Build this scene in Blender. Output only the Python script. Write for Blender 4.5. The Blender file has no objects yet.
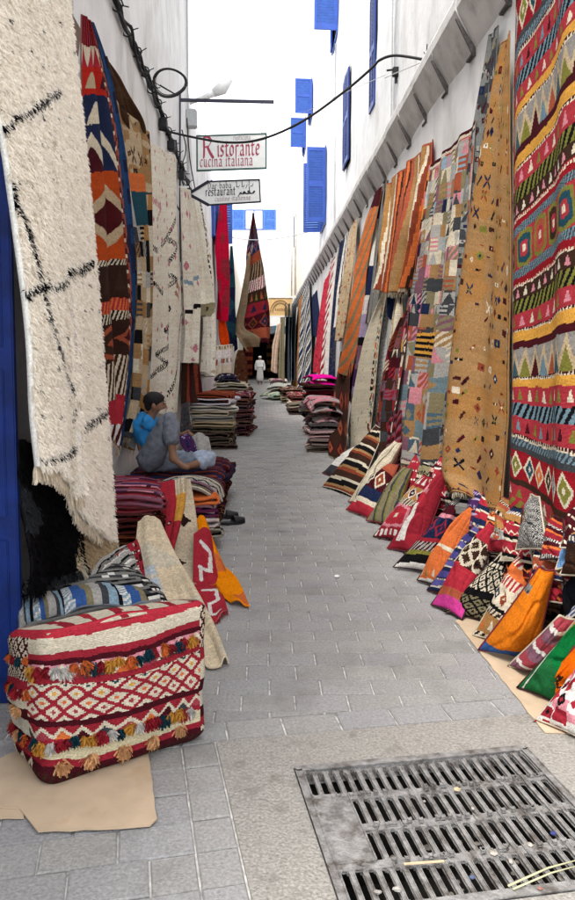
import bpy, bmesh, math, random
import numpy as np
from mathutils import Vector
random.seed(7)
SC = bpy.context.scene
COL = SC.collection
R = math.radians

# ------------------------------------------------------------------ camera
F = 680.0; CX = 262.0; TILT = R(4.0); CY = 358.0 + F*math.tan(TILT); EYE = 1.55
cam = bpy.data.cameras.new('camera'); camo = bpy.data.objects.new('camera', cam); COL.objects.link(camo)
camo.location = (0, 0, EYE); camo.rotation_euler = (R(90)-TILT, 0, 0)
cam.sensor_width = 36; cam.sensor_fit = 'AUTO'; cam.lens = 36*F/900
cam.shift_x = (287.5-CX)/900; cam.shift_y = (CY-450)/900
cam.clip_start = 0.05; cam.clip_end = 1500
SC.camera = camo
SC.render.resolution_x = 654; SC.render.resolution_y = 1024

# ------------------------------------------------------------------ world, sun, exposure
SUN_EL = R(62); SUN_ROT = R(-35)
world = bpy.data.worlds.new('World'); SC.world = world; world.use_nodes = True
nt = world.node_tree
bg = nt.nodes['Background']; bg.inputs['Strength'].default_value = 0.15
sky = nt.nodes.new('ShaderNodeTexSky'); sky.sky_type = 'NISHITA'; sky.sun_disc = False
sky.sun_elevation = SUN_EL; sky.sun_rotation = SUN_ROT; sky.air_density = 1.0; sky.dust_density = 3.0; sky.ozone_density = 1.0
mixw = nt.nodes.new('ShaderNodeMix'); mixw.data_type = 'RGBA'
mixw.inputs['Factor'].default_value = 0.78
mixw.inputs['B'].default_value = (7.3, 7.4, 7.6, 1)          # the white overcast in front of the blue
nt.links.new(sky.outputs['Color'], mixw.inputs['A'])
nt.links.new(mixw.outputs['Result'], bg.inputs['Color'])
sl = bpy.data.lights.new('sun', 'SUN'); sl.energy = 1.5; sl.angle = R(14); sl.color = (1, .95, .88)
so = bpy.data.objects.new('sun', sl); COL.objects.link(so)
sd = Vector((math.sin(SUN_ROT)*math.cos(SUN_EL), math.cos(SUN_ROT)*math.cos(SUN_EL)*-1, math.sin(SUN_EL)))
so.rotation_euler = sd.to_track_quat('Z', 'Y').to_euler(); so.location = (0, 0, 30)
sky.sun_rotation = math.atan2(sd.x, sd.y)
SC.view_settings.view_transform = 'Standard'; SC.view_settings.look = 'None'
SC.view_settings.exposure = 1.5; SC.view_settings.gamma = 1; SC.view_settings.use_curve_mapping = False
SC.render.engine = 'CYCLES'

# ------------------------------------------------------------------ measuring helpers
def ray(px, py):
    a = (px-CX)/F; b = -(py-CY)/F
    return np.array([a, math.cos(TILT)+b*math.sin(TILT), -math.sin(TILT)+b*math.cos(TILT)])
def PY(px, py, Y):
    d = ray(px, py); t = Y/d[1]; return d*t + np.array([0, 0, EYE])
def PX(px, py, X):
    d = ray(px, py); t = X/d[0]; return d*t + np.array([0, 0, EYE])
def PG(px, py, z=0.0):
    d = ray(px, py); t = (z-EYE)/d[2]; return d*t + np.array([0, 0, EYE])

# ------------------------------------------------------------------ colours
def lin(h):
    c = [int(h[i:i+2], 16)/255 for i in (0, 2, 4)]
    return np.array([x/12.92 if x <= .04045 else ((x+.055)/1.055)**2.4 for x in c])
HEX = dict(crimson='a8122c', red='bd1430', maroon='4e0f1c', pink='b23c4c', lpink='e08a98', hot='e0209a', orange='ea7010', yellow='e8a520',
  olive='86842c', cream='e4d8bc', white='ece8e0', black='18171a', navy='1d2a50', blue='2d5fa8', lblue='8fb0c4', teal='1c4f60', grey='85857f',
  lgrey='b4b2ac', brown='432a1f', tan='b0854e', rust='98401f', green='17703a', lilac='b3a0cc', purple='4c2560', sand='cdb48c', dgrey='44474c',
  brick='b5532f', sage='9db39a', khaki='8f8460', ochre='b5803c', mauve='8a5a6e', sky='3aa0dc')
K = {k: (lambda c: (c*.86+c.mean()*.14)*.84)(lin(v)) for k, v in HEX.items()}
def ck(c): return K[c] if isinstance(c, str) else np.asarray(c, float)

def hsh(a, b=0, s=0):
    a = np.asarray(a, float); b = np.asarray(b, float)
    return np.mod(np.sin(a*127.1+b*311.7+s*74.7)*43758.5453, 1.0)
def vnoise(x, y, s=0):
    xi = np.floor(x); yi = np.floor(y); fx = x-xi; fy = y-yi
    fx = fx*fx*(3-2*fx); fy = fy*fy*(3-2*fy)
    return (hsh(xi, yi, s)*(1-fx)+hsh(xi+1, yi, s)*fx)*(1-fy)+(hsh(xi, yi+1, s)*(1-fx)+hsh(xi+1, yi+1, s)*fx)*fy
def tri(x): return np.abs(np.mod(x, 1)*2-1)
def pick(idx, cols):
    arr = np.array([ck(c) for c in cols]); return arr[np.mod(idx.astype(int), len(cols))]
def W3(m, a, b):
    return np.where(m[..., None], a, b)

# ------------------------------------------------------------------ woven patterns: f(U metres, V metres from the top, width, height) -> rgb
def band_kind(k, u, v, p, c):
    c0 = np.broadcast_to(ck(c[0]), u.shape+(3,)).copy()
    if k == 'plain': return c0
    if k == 'zig':
        d = v-(tri(u/p)*.7+.15); r = W3(np.abs(d) < .17, ck(c[1]), c0)
        if len(c) > 2: r = W3(d > .17, pick(np.floor(u/p), c[2] if isinstance(c[2], list) else c[2:]), r)
        return r
    if k == 'dia':
        d = np.abs(np.mod(u/p, 1)-.5)*2+np.abs(v-.5)*2
        r = W3(d < .95, ck(c[1]), c0); r = W3(d < .68, pick(np.floor(u/p), c[2:]), r); return W3(d < .22, ck(c[1]), r)
    if k == 'teeth': return W3(v > tri(u/p), ck(c[1]), c0)
    if k == 'mot':
        x = np.mod(u/p, 1)-.5
        m = (np.abs(x) < .30*np.clip((v-.1)*1.3, 0, 1)) & (v > .2) & (v < .8); return W3(m, pick(np.floor(u/p), c[1:]), c0)
    if k == 'hatch': return W3(np.mod(u/p+v*.9, 1) < .5, ck(c[1]), c0)
    if k == 'dots': return W3((np.mod(u/p, 1) < .55) & (np.abs(v-.5) < .3), pick(np.floor(u/p), c[1:]), c0)
    if k == 'med':
        d = np.maximum(np.abs(np.mod(u/p, 1)-.5)*2, np.abs(v-.5)*2*.8+np.abs(np.mod(u/p, 1)-.5)*.5)
        r = W3(d < .86, ck(c[1]), c0); r = W3(d < .66, pick(np.floor(u/p), c[2:]), r); r = W3(d < .38, ck(c[0]), r); return W3(d < .18, ck('cream'), r)
    if k == 'lat':
        a = u/p+v*2; b = u/p-v*2; fa = np.mod(a, 1); fb = np.mod(b, 1)
        e = np.minimum(np.minimum(fa, 1-fa), np.minimum(fb, 1-fb))
        r = W3(e < .36, ck(c[1]), pick(np.floor(a)*2+np.floor(b)*3, c[2:])); return W3(e < .13, c0, r)
    return c0
def bands(spec, rep=0, axis='v', skew=0.0):
    """spec: (height, kind, period, colours...) from the top down; stretched to the rug, or repeated rep times"""
    def f(U, V, w, h):
        if axis == 'u': U, V, w, h = V, U, h, w
        V = V+skew*U
        tot = sum(s[0] for s in spec); n = rep if rep else 1
        q = np.mod(V/h*n, 1)*tot if (rep or skew) else np.clip(V/h, 0, .9999)*tot
        out = np.zeros(U.shape+(3,)); y = 0
        for s in spec:
            m = (q >= y) & (q < y+s[0])
            if m.any(): out[m] = band_kind(s[1], U[m], (q[m]-y)/s[0], s[2], s[3:])
            y += s[0]
        return out
    return f
def stripes(*cs, rep=4, axis='v', skew=0.0):
    return bands([(wd, 'plain', 1, c) for wd, c in cs], rep=rep, axis=axis, skew=skew)
def plain(c, b=None, n=30):
    def f(U, V, w, h):
        a = np.broadcast_to(ck(c), U.shape+(3,)).copy()
        if b is not None: a = W3(vnoise(U*n*.4, V*n, 5) > .62, ck(b), a)
        return a
    return f
def bordered(inner, cols, wd=.05):
    def f(U, V, w, h):
        a = inner(U, V, w, h); e = np.minimum(np.minimum(U, w-U), np.minimum(V, h-V))
        for i, c in enumerate(cols): a = W3(e < wd*(len(cols)-i), ck(cols[len(cols)-1-i]) if False else ck(c), a) if i == 0 else W3(e < wd*(len(cols)-i), ck(c), a)
        return a
    return f
def lines(bgc, polys, wd=.02, c='black', dash=0, dots=None, seed=1):
    """dark woven lines, given in 0..1 of the rug, on a pale ground; dots adds stray knots"""
    def f(U, V, w, h):
        a = np.broadcast_to(ck(bgc), U.shape+(3,)).copy()
        for po in polys:
            cc = c
            if isinstance(po[0], str): cc = po[0]; po = po[1:]
            for (x0, y0), (x1, y1) in zip(po[:-1], po[1:]):
                ax, ay, bx, by = x0*w, y0*h, x1*w, y1*h
                L2 = (bx-ax)**2+(by-ay)**2+1e-9
                t = np.clip(((U-ax)*(bx-ax)+(V-ay)*(by-ay))/L2, 0, 1)
                d = np.hypot(U-ax-t*(bx-ax), V-ay-t*(by-ay))
                m = d < wd
                if dash:
                    s = t*math.sqrt(L2)/dash; m = m & (np.mod(s+np.where(d > wd*.15, .0, .5), 1) < .62)
                a = W3(m, ck(cc), a)
        if dots: a = W3(spots(U, V, dots[0], dots[1], seed), ck(dots[2]), a)
        return a
    return f
def spots(U, V, cell, size, seed):
    i = np.floor(U/cell); j = np.floor(V/cell)
    x = U-(i+.2+.6*hsh(i, j, seed))*cell; y = V-(j+.2+.6*hsh(i, j, seed+1))*cell
    return (np.abs(x)+np.abs(y) < size*(.6+.8*hsh(i, j, seed+2))) & (hsh(i, j, seed+3) > .35)
def scatter(bgc, cols, cell=.12, size=.035, seed=3, bg2=None, keep=.75):
    def f(U, V, w, h):
        a = np.broadcast_to(ck(bgc), U.shape+(3,)).copy()
        if bg2: a = W3(vnoise(U*6, V*14, seed) > .55, ck(bg2), a)
        i = np.floor(U/cell); j = np.floor(V/cell)
        x = U-(i+.25+.5*hsh(i, j, seed))*cell; y = V-(j+.25+.5*hsh(i, j, seed+1))*cell
        s = size*(.45+.9*hsh(i, j, seed+2)); k = np.floor(hsh(i, j, seed+4)*5)
        m = np.where(k == 0, np.abs(x)+np.abs(y) < s, np.where(k == 1, (np.abs(x) < s) & (np.abs(y) < s*.55),
            np.where(k == 2, (np.abs(np.abs(x)-np.abs(y)) < s*.3) & (np.abs(x) < s), np.where(k == 3, (np.abs(x+y) < s*.4) & (np.abs(x-y) < s*1.3), (np.abs(y) < s*.3) & (np.abs(x) < s*1.2)))))
        m &= hsh(i, j, seed+5) < keep
        a = W3(m, pick(np.floor(hsh(i, j, seed+6)*len(cols)), cols), a)
        return W3(m & (np.abs(x)+np.abs(y) < s*.35), pick(np.floor(hsh(i, j, seed+7)*len(cols)), cols), a)
    return f
def patch(cols, cw=.22, chh=.2, seed=2, fancy=.4):
    def f(U, V, w, h):
        j = np.floor(V/chh+.15*vnoise(U*5, V*0, seed)); v = np.mod(V/chh, 1)
        off = hsh(j, 0, seed)*cw; q = (U+off)/(cw*(.7+.7*hsh(j, 1, seed))); i = np.floor(q); u = np.mod(q, 1)
        a = pick(np.floor(hsh(i, j, seed+1)*97), cols); b = pick(np.floor(hsh(i, j, seed+2)*89), cols)
        k = np.floor(hsh(i, j, seed+3)*4); on = hsh(i, j, seed+4) < fancy
        m = np.where(k == 0, np.mod(v*3, 1) < .5, np.where(k == 1, np.abs(u-.5)+np.abs(v-.5) < .33, np.where(k == 2, np.mod(u*2+v*2, 1) < .45, v > tri(u*1.0))))
        return W3(m & on, b, a)
    return f
def over(base, *ops):
    """ops: (u0,v0,u1,v1,pattern) rectangles in 0..1 laid over a base pattern"""
    def f(U, V, w, h):
        a = base(U, V, w, h)
        for (u0, v0, u1, v1, p) in ops:
            m = (U/w >= u0) & (U/w <= u1) & (V/h >= v0) & (V/h <= v1)
            if m.any(): a[m] = p(U[m]-u0*w, V[m]-v0*h, (u1-u0)*w, (v1-v0)*h)
        return a
    return f

# ------------------------------------------------------------------ materials
def mat(name, col=None, rough=.9, attr=False, var=.15, nscale=40, bump=.0, bscale=300, metal=0, weave=False, sheen=0, spec=.3, stain=None, tr=0):
    m = bpy.data.materials.new(name); m.use_nodes = True; n = m.node_tree; L = n.links
    b = n.nodes['Principled BSDF']; b.inputs['Roughness'].default_value = rough; b.inputs['Metallic'].default_value = metal
    b.inputs['Specular IOR Level'].default_value = spec
    if sheen: b.inputs['Sheen Weight'].default_value = sheen
    tc = n.nodes.new('ShaderNodeTexCoord')
    if attr:
        a = n.nodes.new('ShaderNodeAttribute'); a.attribute_name = 'pattern'; src = a.outputs['Color']
    else:
        a = n.nodes.new('ShaderNodeRGB'); a.outputs[0].default_value = (*col, 1); src = a.outputs[0]
    nz = n.nodes.new('ShaderNodeTexNoise'); nz.inputs['Scale'].default_value = nscale; nz.inputs['Detail'].default_value = 6
    L.new(tc.outputs['Object'], nz.inputs['Vector'])
    mr = n.nodes.new('ShaderNodeMapRange'); mr.inputs['From Min'].default_value = .3; mr.inputs['From Max'].default_value = .7
    mr.inputs['To Min'].default_value = 1-var; mr.inputs['To Max'].default_value = 1+var
    L.new(nz.outputs['Fac'], mr.inputs['Value'])
    mx = n.nodes.new('ShaderNodeMix'); mx.data_type = 'RGBA'; mx.blend_type = 'MULTIPLY'; mx.inputs['Factor'].default_value = 1
    L.new(src, mx.inputs['A']); L.new(mr.outputs['Result'], mx.inputs['B']); res = mx.outputs['Result']
    if stain:
        sc, lo, hi, colr = stain
        mp = n.nodes.new('ShaderNodeMapping'); mp.inputs['Scale'].default_value = sc; L.new(tc.outputs['Object'], mp.inputs['Vector'])
        n2 = n.nodes.new('ShaderNodeTexNoise'); n2.inputs['Scale'].default_value = 1; n2.inputs['Detail'].default_value = 8; n2.inputs['Roughness'].default_value = .65
        L.new(mp.outputs['Vector'], n2.inputs['Vector'])
        rr = n.nodes.new('ShaderNodeMapRange'); rr.inputs['From Min'].default_value = lo; rr.inputs['From Max'].default_value = hi
        L.new(n2.outputs['Fac'], rr.inputs['Value'])
        m2 = n.nodes.new('ShaderNodeMix'); m2.data_type = 'RGBA'; m2.inputs['B'].default_value = (*colr, 1)
        L.new(rr.outputs['Result'], m2.inputs['Factor']); L.new(res, m2.inputs['A']); res = m2.outputs['Result']
    L.new(res, b.inputs['Base Color'])
    if bump:
        bn = n.nodes.new('ShaderNodeBump'); bn.inputs['Strength'].default_value = bump; bn.inputs['Distance'].default_value = .01
        nb = n.nodes.new('ShaderNodeTexNoise'); nb.inputs['Scale'].default_value = bscale; nb.inputs['Detail'].default_value = 5
        L.new(tc.outputs['Object'], nb.inputs['Vector']); hgt = nb.outputs['Fac']
        if weave:
            uv = n.nodes.new('ShaderNodeUVMap'); uv.uv_map = 'weave'
            wv = n.nodes.new('ShaderNodeTexWave'); wv.bands_direction = 'Y'; wv.inputs['Scale'].default_value = 60; wv.inputs['Distortion'].default_value = 1.5
            L.new(uv.outputs['UV'], wv.inputs['Vector'])
            ad = n.nodes.new('ShaderNodeMath'); ad.operation = 'ADD'; L.new(wv.outputs['Fac'], ad.inputs[0]); L.new(nb.outputs['Fac'], ad.inputs[1]); hgt = ad.outputs[0]
        L.new(hgt, bn.inputs['Height']); L.new(bn.outputs['Normal'], b.inputs['Normal'])
    return m
M_WOOL = mat('woven_wool', attr=True, var=.16, nscale=110, bump=.55, bscale=220, weave=True, rough=1, spec=.05)
M_PILE = mat('wool_pile', attr=True, var=.12, nscale=90, rough=1, spec=.05)
def translucent(m, f):                                              # wool strands let light through
    n = m.node_tree; p = n.nodes['Principled BSDF']; src = p.inputs['Base Color'].links[0].from_socket
    t = n.nodes.new('ShaderNodeBsdfTranslucent'); n.links.new(src, t.inputs['Color'])
    x = n.nodes.new('ShaderNodeMixShader'); x.inputs[0].default_value = f
    n.links.new(p.outputs[0], x.inputs[1]); n.links.new(t.outputs[0], x.inputs[2]); n.links.new(x.outputs[0], n.nodes['Material Output'].inputs['Surface'])
translucent(M_PILE, .5)
M_WHITE = mat('whitewash', (.70, .70, .695), var=.08, nscale=3, bump=.8, bscale=7, rough=.95, stain=((1.6, 1.6, .6), .52, .74, (.46, .44, .41)))
M_CREAMW = mat('cream_plaster', (.74, .66, .54), var=.07, nscale=2, bump=.4, bscale=8, rough=.95, stain=((1, 1, .3), .55, .75, (.5, .43, .34)))
M_STUCCO = mat('grey_stucco', (.44, .43, .43), var=.10, nscale=25, bump=.6, bscale=60, rough=.95, stain=((2, 2, .8), .5, .75, (.33, .32, .32)))
M_CORN = mat('cornice_plaster', (.60, .585, .57), var=.12, nscale=5, bump=.6, bscale=18, rough=.95, stain=((3, 3, 3), .5, .72, (.34, .33, .31)))
M_BLUE = mat('blue_paint', (.022, .075, .36), var=.15, nscale=8, bump=.15, bscale=40, rough=.45, spec=.5)
M_DOOR = mat('door_blue_paint', (.004, .022, .15), var=.3, nscale=9, bump=.3, bscale=30, rough=.55, spec=.3, stain=((9, 9, 2), .68, .80, (.05, .09, .25)))
M_BLUE_SHADE = mat('shaded_blue_paint'.replace('shaded', 'navy'), (.018, .045, .22), var=.15, nscale=8, rough=.5)  # the shutter blue with shade darkened into it, for the edge-on windows
M_BLUE3 = mat('pale_blue_paint', (.06, .16, .48), var=.2, nscale=9, rough=.55)
M_DKBLUE = mat('dark_blue_paint', (.014, .022, .10), var=.15, rough=.5)
M_GLASS = mat('dark_window_glass', (.03, .035, .045), rough=.12, spec=.6, var=.05)
M_BLACK = mat('black_rubber', (.014, .014, .016), rough=.6, var=.2)
M_IRON = mat('painted_iron', (.03, .03, .05), rough=.55, var=.25)
M_CAST = mat('worn_cast_iron', (.27, .263, .255), rough=.65, metal=.25, var=.28, nscale=30, bump=.8, bscale=70, stain=((14, 14, 14), .48, .66, (.10, .085, .075)))
M_PIT = mat('pit_darkness', (.018, .016, .014), rough=.8, var=.4)  # near-black colour paints in the darkness below the grate slots
M_PAVER = mat('concrete_paver', attr=True, var=.22, nscale=85, bump=.55, bscale=120, rough=.9, stain=((2.6, 2.6, 2.6), .50, .80, (.165, .16, .152)))
M_BED = mat('joint_sand', (.52, .505, .475), var=.5, nscale=30, rough=1)
M_CONC = mat('worn_concrete', (.30, .285, .26), var=.30, nscale=95, bump=1.0, bscale=90, rough=.95, stain=((9, 9, 9), .53, .68, (.20, .185, .165)))
M_CARD = mat('cardboard', (.50, .385, .265), var=.10, nscale=9, rough=.9, bump=.1, bscale=30, stain=((4, 4, 4), .56, .74, (.42, .29, .17)))
M_WOOD = mat('brown_wood', (.16, .105, .07), var=.25, nscale=12, rough=.7)
M_SIGNW = mat('white_enamel', (.74, .76, .75), var=.05, nscale=12, rough=.35, spec=.5)
M_SIGNG = mat('green_frame', (.045, .10, .085), rough=.5)
M_RED = mat('red_letters', (.36, .05, .09), rough=.6)
M_INK = mat('black_letters', (.012, .012, .025), rough=.6)
M_FADE = mat('faded_letters', (.33, .24, .27), rough=.6)
M_YBOARD = mat('ochre_board', (.60, .40, .18), var=.14, nscale=9, rough=.7)
M_YDARK = mat('ochre_board_brown', (.30, .155, .06), var=.2, rough=.7)
M_GREYP = mat('grey_plastic', (.42, .43, .44), rough=.5)
M_SKIN = mat('skin', (.22, .115, .07), rough=.6, var=.08, nscale=20)
M_HAIR = mat('black_hair', (.008, .007, .007), rough=.75, var=.3, bump=.5, bscale=200)
M_JACKET = mat('bright_blue_jacket', (.02, .21, .50), rough=.75, var=.15, nscale=14, bump=.4, bscale=22)
M_JEANS = mat('grey_jeans', (.15, .165, .20), rough=.95, var=.2, nscale=30, bump=.4, bscale=40)
M_DENIM = mat('pale_denim', (.32, .38, .48), rough=.95, var=.2, nscale=30, bump=.4, bscale=40)
M_ROBE = mat('white_robe', (.68, .68, .69), rough=.95, var=.1)
M_DARKIN = mat('passage_shade_plaster', (.035, .035, .042), rough=.95, var=.3)  # near-black colour stands in for the unlit inside of the passage

# ------------------------------------------------------------------ object helpers
def tag(o, label=None, cat=None, group=None, kind=None):
    if label: o['label'] = label
    if cat: o['category'] = cat
    if group: o['group'] = group
    if kind: o['kind'] = kind
    return o
def empty(name, loc, label, cat, group=None):
    o = bpy.data.objects.new(name, None); COL.objects.link(o); o.location = tuple(loc); o.empty_display_size = .1
    return tag(o, label, cat, group)
def link(name, me, m, parent=None):
    o = bpy.data.objects.new(name, me); COL.objects.link(o)
    if m is not None: me.materials.append(m)
    if parent is not None:
        o.parent = parent
        o.matrix_parent_inverse = parent_inv(parent)
    return o
def parent_inv(p):
    from mathutils import Matrix
    T = Matrix.Translation(p.location) @ p.rotation_euler.to_matrix().to_4x4()
    return (p.matrix_parent_inverse.inverted() @ Matrix.Identity(4) if False else (full(p)).inverted())
def full(p):
    from mathutils import Matrix
    T = Matrix.LocRotScale(p.location, p.rotation_euler, p.scale)
    return T if p.parent is None else full(p.parent) @ p.matrix_parent_inverse @ T
def mesh_np(name, V, Fq, fcol=None, uv=None, smooth=True):
    me = bpy.data.meshes.new(name)
    V = np.asarray(V, np.float32).reshape(-1, 3); Fq = np.asarray(Fq, np.int32)
    k = Fq.shape[1]
    me.vertices.add(len(V)); me.vertices.foreach_set('co', V.ravel())
    me.loops.add(Fq.size); me.loops.foreach_set('vertex_index', Fq.ravel())
    me.polygons.add(len(Fq)); me.polygons.foreach_set('loop_start', np.arange(0, Fq.size, k, dtype=np.int32))
    me.polygons.foreach_set('loop_total', np.full(len(Fq), k, np.int32))
    if smooth: me.polygons.foreach_set('use_smooth', np.ones(len(Fq), bool))
    me.update(calc_edges=True)
    if fcol is not None:
        a = me.attributes.new('pattern', 'FLOAT_COLOR', 'FACE')
        a.data.foreach_set('color', np.hstack([fcol, np.ones((len(Fq), 1))]).astype(np.float32).ravel())
    if uv is not None:
        l = me.uv_layers.new(name='weave'); l.data.foreach_set('uv', uv[Fq.ravel()].astype(np.float32).ravel())
    return me
class MB:
    """collects boxes, prisms and tubes for ONE mesh"""
    def __init__(s): s.bm = bmesh.new()
    def box(s, a, b, bev=0):
        bm = bmesh.new(); bmesh.ops.create_cube(bm, size=1)
        for v in bm.verts: v.co = Vector([(a[i]+b[i])/2+v.co[i]*abs(b[i]-a[i]) for i in range(3)])
        if bev: bmesh.ops.bevel(bm, geom=bm.edges[:], offset=bev, segments=2, affect='EDGES')
        s.merge(bm)
    def merge(s, bm):
        me = bpy.data.meshes.new('t'); bm.to_mesh(me); bm.free(); s.bm.from_mesh(me); bpy.data.meshes.remove(me)
    def obox(s, c, ex, ey, ez, bev=0):
        bm = bmesh.new(); bmesh.ops.create_cube(bm, size=1)
        c, ex, ey, ez = map(lambda q: Vector(tuple(q)), (c, ex, ey, ez))
        for v in bm.verts: x, y, z = v.co; v.co = c+ex*x+ey*y+ez*z
        if bev: bmesh.ops.bevel(bm, geom=bm.edges[:], offset=bev, segments=2, affect='EDGES')
        bmesh.ops.recalc_face_normals(bm, faces=bm.faces[:]); s.merge(bm)
    def prism(s, pts, d):
        """polygon pts (3-D, planar) extruded along d"""
        n = len(pts); d = Vector(tuple(d)); a = [s.bm.verts.new(Vector(tuple(p))) for p in pts]; b = [s.bm.verts.new(v.co+d) for v in a]
        s.bm.faces.new(a); s.bm.faces.new(b[::-1])
        for i in range(n): s.bm.faces.new((a[i], b[i], b[(i+1) % n], a[(i+1) % n]))
    def tube(s, pts, r, n=6, closed=False):
        pts = [Vector(tuple(p)) for p in pts]; N = len(pts); rings = []
        rr = r if isinstance(r, (list, tuple)) else [r]*N
        for i, p in enumerate(pts):
            t = (pts[(i+1) % N if closed else min(i+1, N-1)]-pts[(i-1) % N if closed else max(i-1, 0)]).normalized()
            up = Vector((0, 0, 1)) if abs(t.z) < .9 else Vector((1, 0, 0))
            a = t.cross(up).normalized(); b = t.cross(a)
            rings.append([s.bm.verts.new(p+(a*math.cos(k*2*math.pi/n)+b*math.sin(k*2*math.pi/n))*rr[i]) for k in range(n)])
        for i in range(N if closed else N-1):
            A = rings[i]; B = rings[(i+1) % N]
            for k in range(n): s.bm.faces.new((A[k], A[(k+1) % n], B[(k+1) % n], B[k]))
        if not closed:
            s.bm.faces.new(rings[0][::-1]); s.bm.faces.new(rings[-1])
    def ball(s, c, r, sc=(1, 1, 1), seg=10):
        bm = bmesh.new(); bmesh.ops.create_uvsphere(bm, u_segments=seg, v_segments=max(6, seg*2//3), radius=r)
        for v in bm.verts: v.co = Vector((v.co.x*sc[0]+c[0], v.co.y*sc[1]+c[1], v.co.z*sc[2]+c[2]))
        s.merge(bm)
    def build(s, name, m, parent=None, smooth=False):
        bmesh.ops.recalc_face_normals(s.bm, faces=s.bm.faces[:])
        me = bpy.data.meshes.new(name); s.bm.to_mesh(me); s.bm.free()
        if smooth: me.polygons.foreach_set('use_smooth', [True]*len(me.polygons))
        return link(name, me, m, parent)

# ------------------------------------------------------------------ cloth sheets
def catmull(A, t):
    """A: (k, ..., 3) samples, t in 0..k-1"""
    k = len(A)
    if k == 2: return A[0][None]*(1-t)[:, None, None]+A[1][None]*t[:, None, None] if A.ndim == 3 else A[0]*(1-t)[:, None]+A[1]*t[:, None]
    i = np.clip(np.floor(t).astype(int), 0, k-2); f = t-i
    p0 = A[np.clip(i-1, 0, k-1)]; p1 = A[i]; p2 = A[i+1]; p3 = A[np.clip(i+2, 0, k-1)]
    f = f.reshape((-1,)+(1,)*(A.ndim-1))
    return .5*((2*p1)+(-p0+p2)*f+(2*p0-5*p1+4*p2-p3)*f**2+(-p0+3*p1-3*p2+p3)*f**3)
def grid_from_rows(rows, nu, nv):
    k = max(len(r) for r in rows); rs = []
    for r in rows:
        r = np.array(r, float)
        if len(r) != k: r = np.stack([np.interp(np.linspace(0, 1, k), np.linspace(0, 1, len(r)), r[:, c]) for c in range(3)], 1)
        rs.append(r)
    A = np.stack(rs)                                              # rows, k, 3
    cum = np.concatenate([[0], np.cumsum(np.linalg.norm(np.diff(A, axis=0), axis=2).mean(1)+1e-6)])
    tv = np.interp(np.linspace(0, cum[-1], nv), cum, np.arange(len(A)))
    B = catmull(A, tv)                                            # nv, k, 3
    B = np.swapaxes(B, 0, 1)                                      # k, nv, 3
    tu = np.linspace(0, k-1, nu)
    C = catmull(B, tu)                                            # nu, nv, 3
    return C, cum[-1]
def normals(P):
    du = np.gradient(P, axis=0); dv = np.gradient(P, axis=1); n = np.cross(du, dv)
    return n/(np.linalg.norm(n, axis=2, keepdims=True)+1e-9)
def sheet_mesh(name, P, pat, w, h, th, backpat=None):
    nu, nv = P.shape[:2]; n = normals(P); a = P.reshape(-1, 3); b = (P-n*th).reshape(-1, 3)
    idx = np.arange(nu*nv).reshape(nu, nv)
    q = np.stack([idx[:-1, :-1], idx[1:, :-1], idx[1:, 1:], idx[:-1, 1:]], -1).reshape(-1, 4)
    N = nu*nv
    uu, vv = np.meshgrid((np.arange(nu-1)+.5)/(nu-1), (np.arange(nv-1)+.5)/(nv-1), indexing='ij')
    U = uu*w; V = vv*h
    Uw = np.clip(U+(vnoise(U*9, V*9, 21)-.5)*.016, 0, w*.9999); Vw = np.clip(V+(vnoise(U*5, V*3, 22)-.5)*.03+(vnoise(U*22, V*15, 23)-.5)*.009, 0, h*.9999)   # hand-woven: nothing quite straight
    c = pat(Uw, Vw, w, h)
    c = c*(.84+.32*hsh(np.floor(U*260), np.floor(V*260), 7))[..., None]
    ab = .86+.28*vnoise(np.zeros_like(V)+3, V*55, 9)*.6+.28*.4*vnoise(U*3, V*20, 4)       # abrash: dye lots and yarn
    c = c*ab[..., None]; c = c.reshape(-1, 3); cb = c if backpat is None else backpat(U, V, w, h).reshape(-1, 3)
    ring = np.concatenate([idx[:-1, 0], idx[-1, :-1], idx[:0:-1, -1], idx[0, :0:-1]])
    r2 = np.roll(ring, -1); side = np.stack([ring, ring+N, r2+N, r2], -1)
    sc = np.tile(c.mean(0), (len(side), 1))
    u1, v1 = np.meshgrid(np.linspace(0, w, nu), np.linspace(0, h, nv), indexing='ij')
    uv = np.stack([u1, v1], -1).reshape(-1, 2); uv = np.vstack([uv, uv])
    return mesh_np(name, np.vstack([a, b]), np.vstack([q, q[:, ::-1]+N, side]), np.clip(np.vstack([c, cb, sc]), 0.002, .9), uv)
def fold(P, n, amp, seed, prof=None):
    nu, nv = P.shape[:2]; rng = random.Random(seed)
    u = np.linspace(0, 1, nu)[:, None]; v = np.linspace(0, 1, nv)[None]
    ph = rng.random()*6.28; ph2 = rng.random()*6.28
    s = np.sin(u*n*6.283+ph+v*rng.uniform(-1, 1))+.5*np.sin(u*n*1.7*6.283+ph2+v*2.2*rng.uniform(-1, 1))
    s = s+.6*(vnoise(u*4+v*0, v*5+u*0, seed)-.5)
    pr = (.25+.75*v) if prof is None else prof(v)
    nn = normals(P)
    return P+nn*(amp*s*pr)[..., None]
RUGPAT = [None]
HUNG = ('rugs hung along the right wall', 'rugs hung along the left wall', 'rugs hung over the alley')
def px_uv(P, pts):
    """where measured points of the photograph fall on a rug, in 0..1 of its width and height"""
    fw = np.array([0, math.cos(TILT), -math.sin(TILT)]); upv = np.array([0, math.sin(TILT), math.cos(TILT)]); q = P-np.array([0, 0, EYE])
    d = q@fw; X = CX+F*q[..., 0]/d; Y = CY-F*(q@upv)/d; out = []
    for x, y in pts:
        i = np.argmin((X-x)**2+(Y-y)**2); a, c = np.unravel_index(i, X.shape); out.append((a/(P.shape[0]-1), c/(P.shape[1]-1)))
    return out
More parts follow.
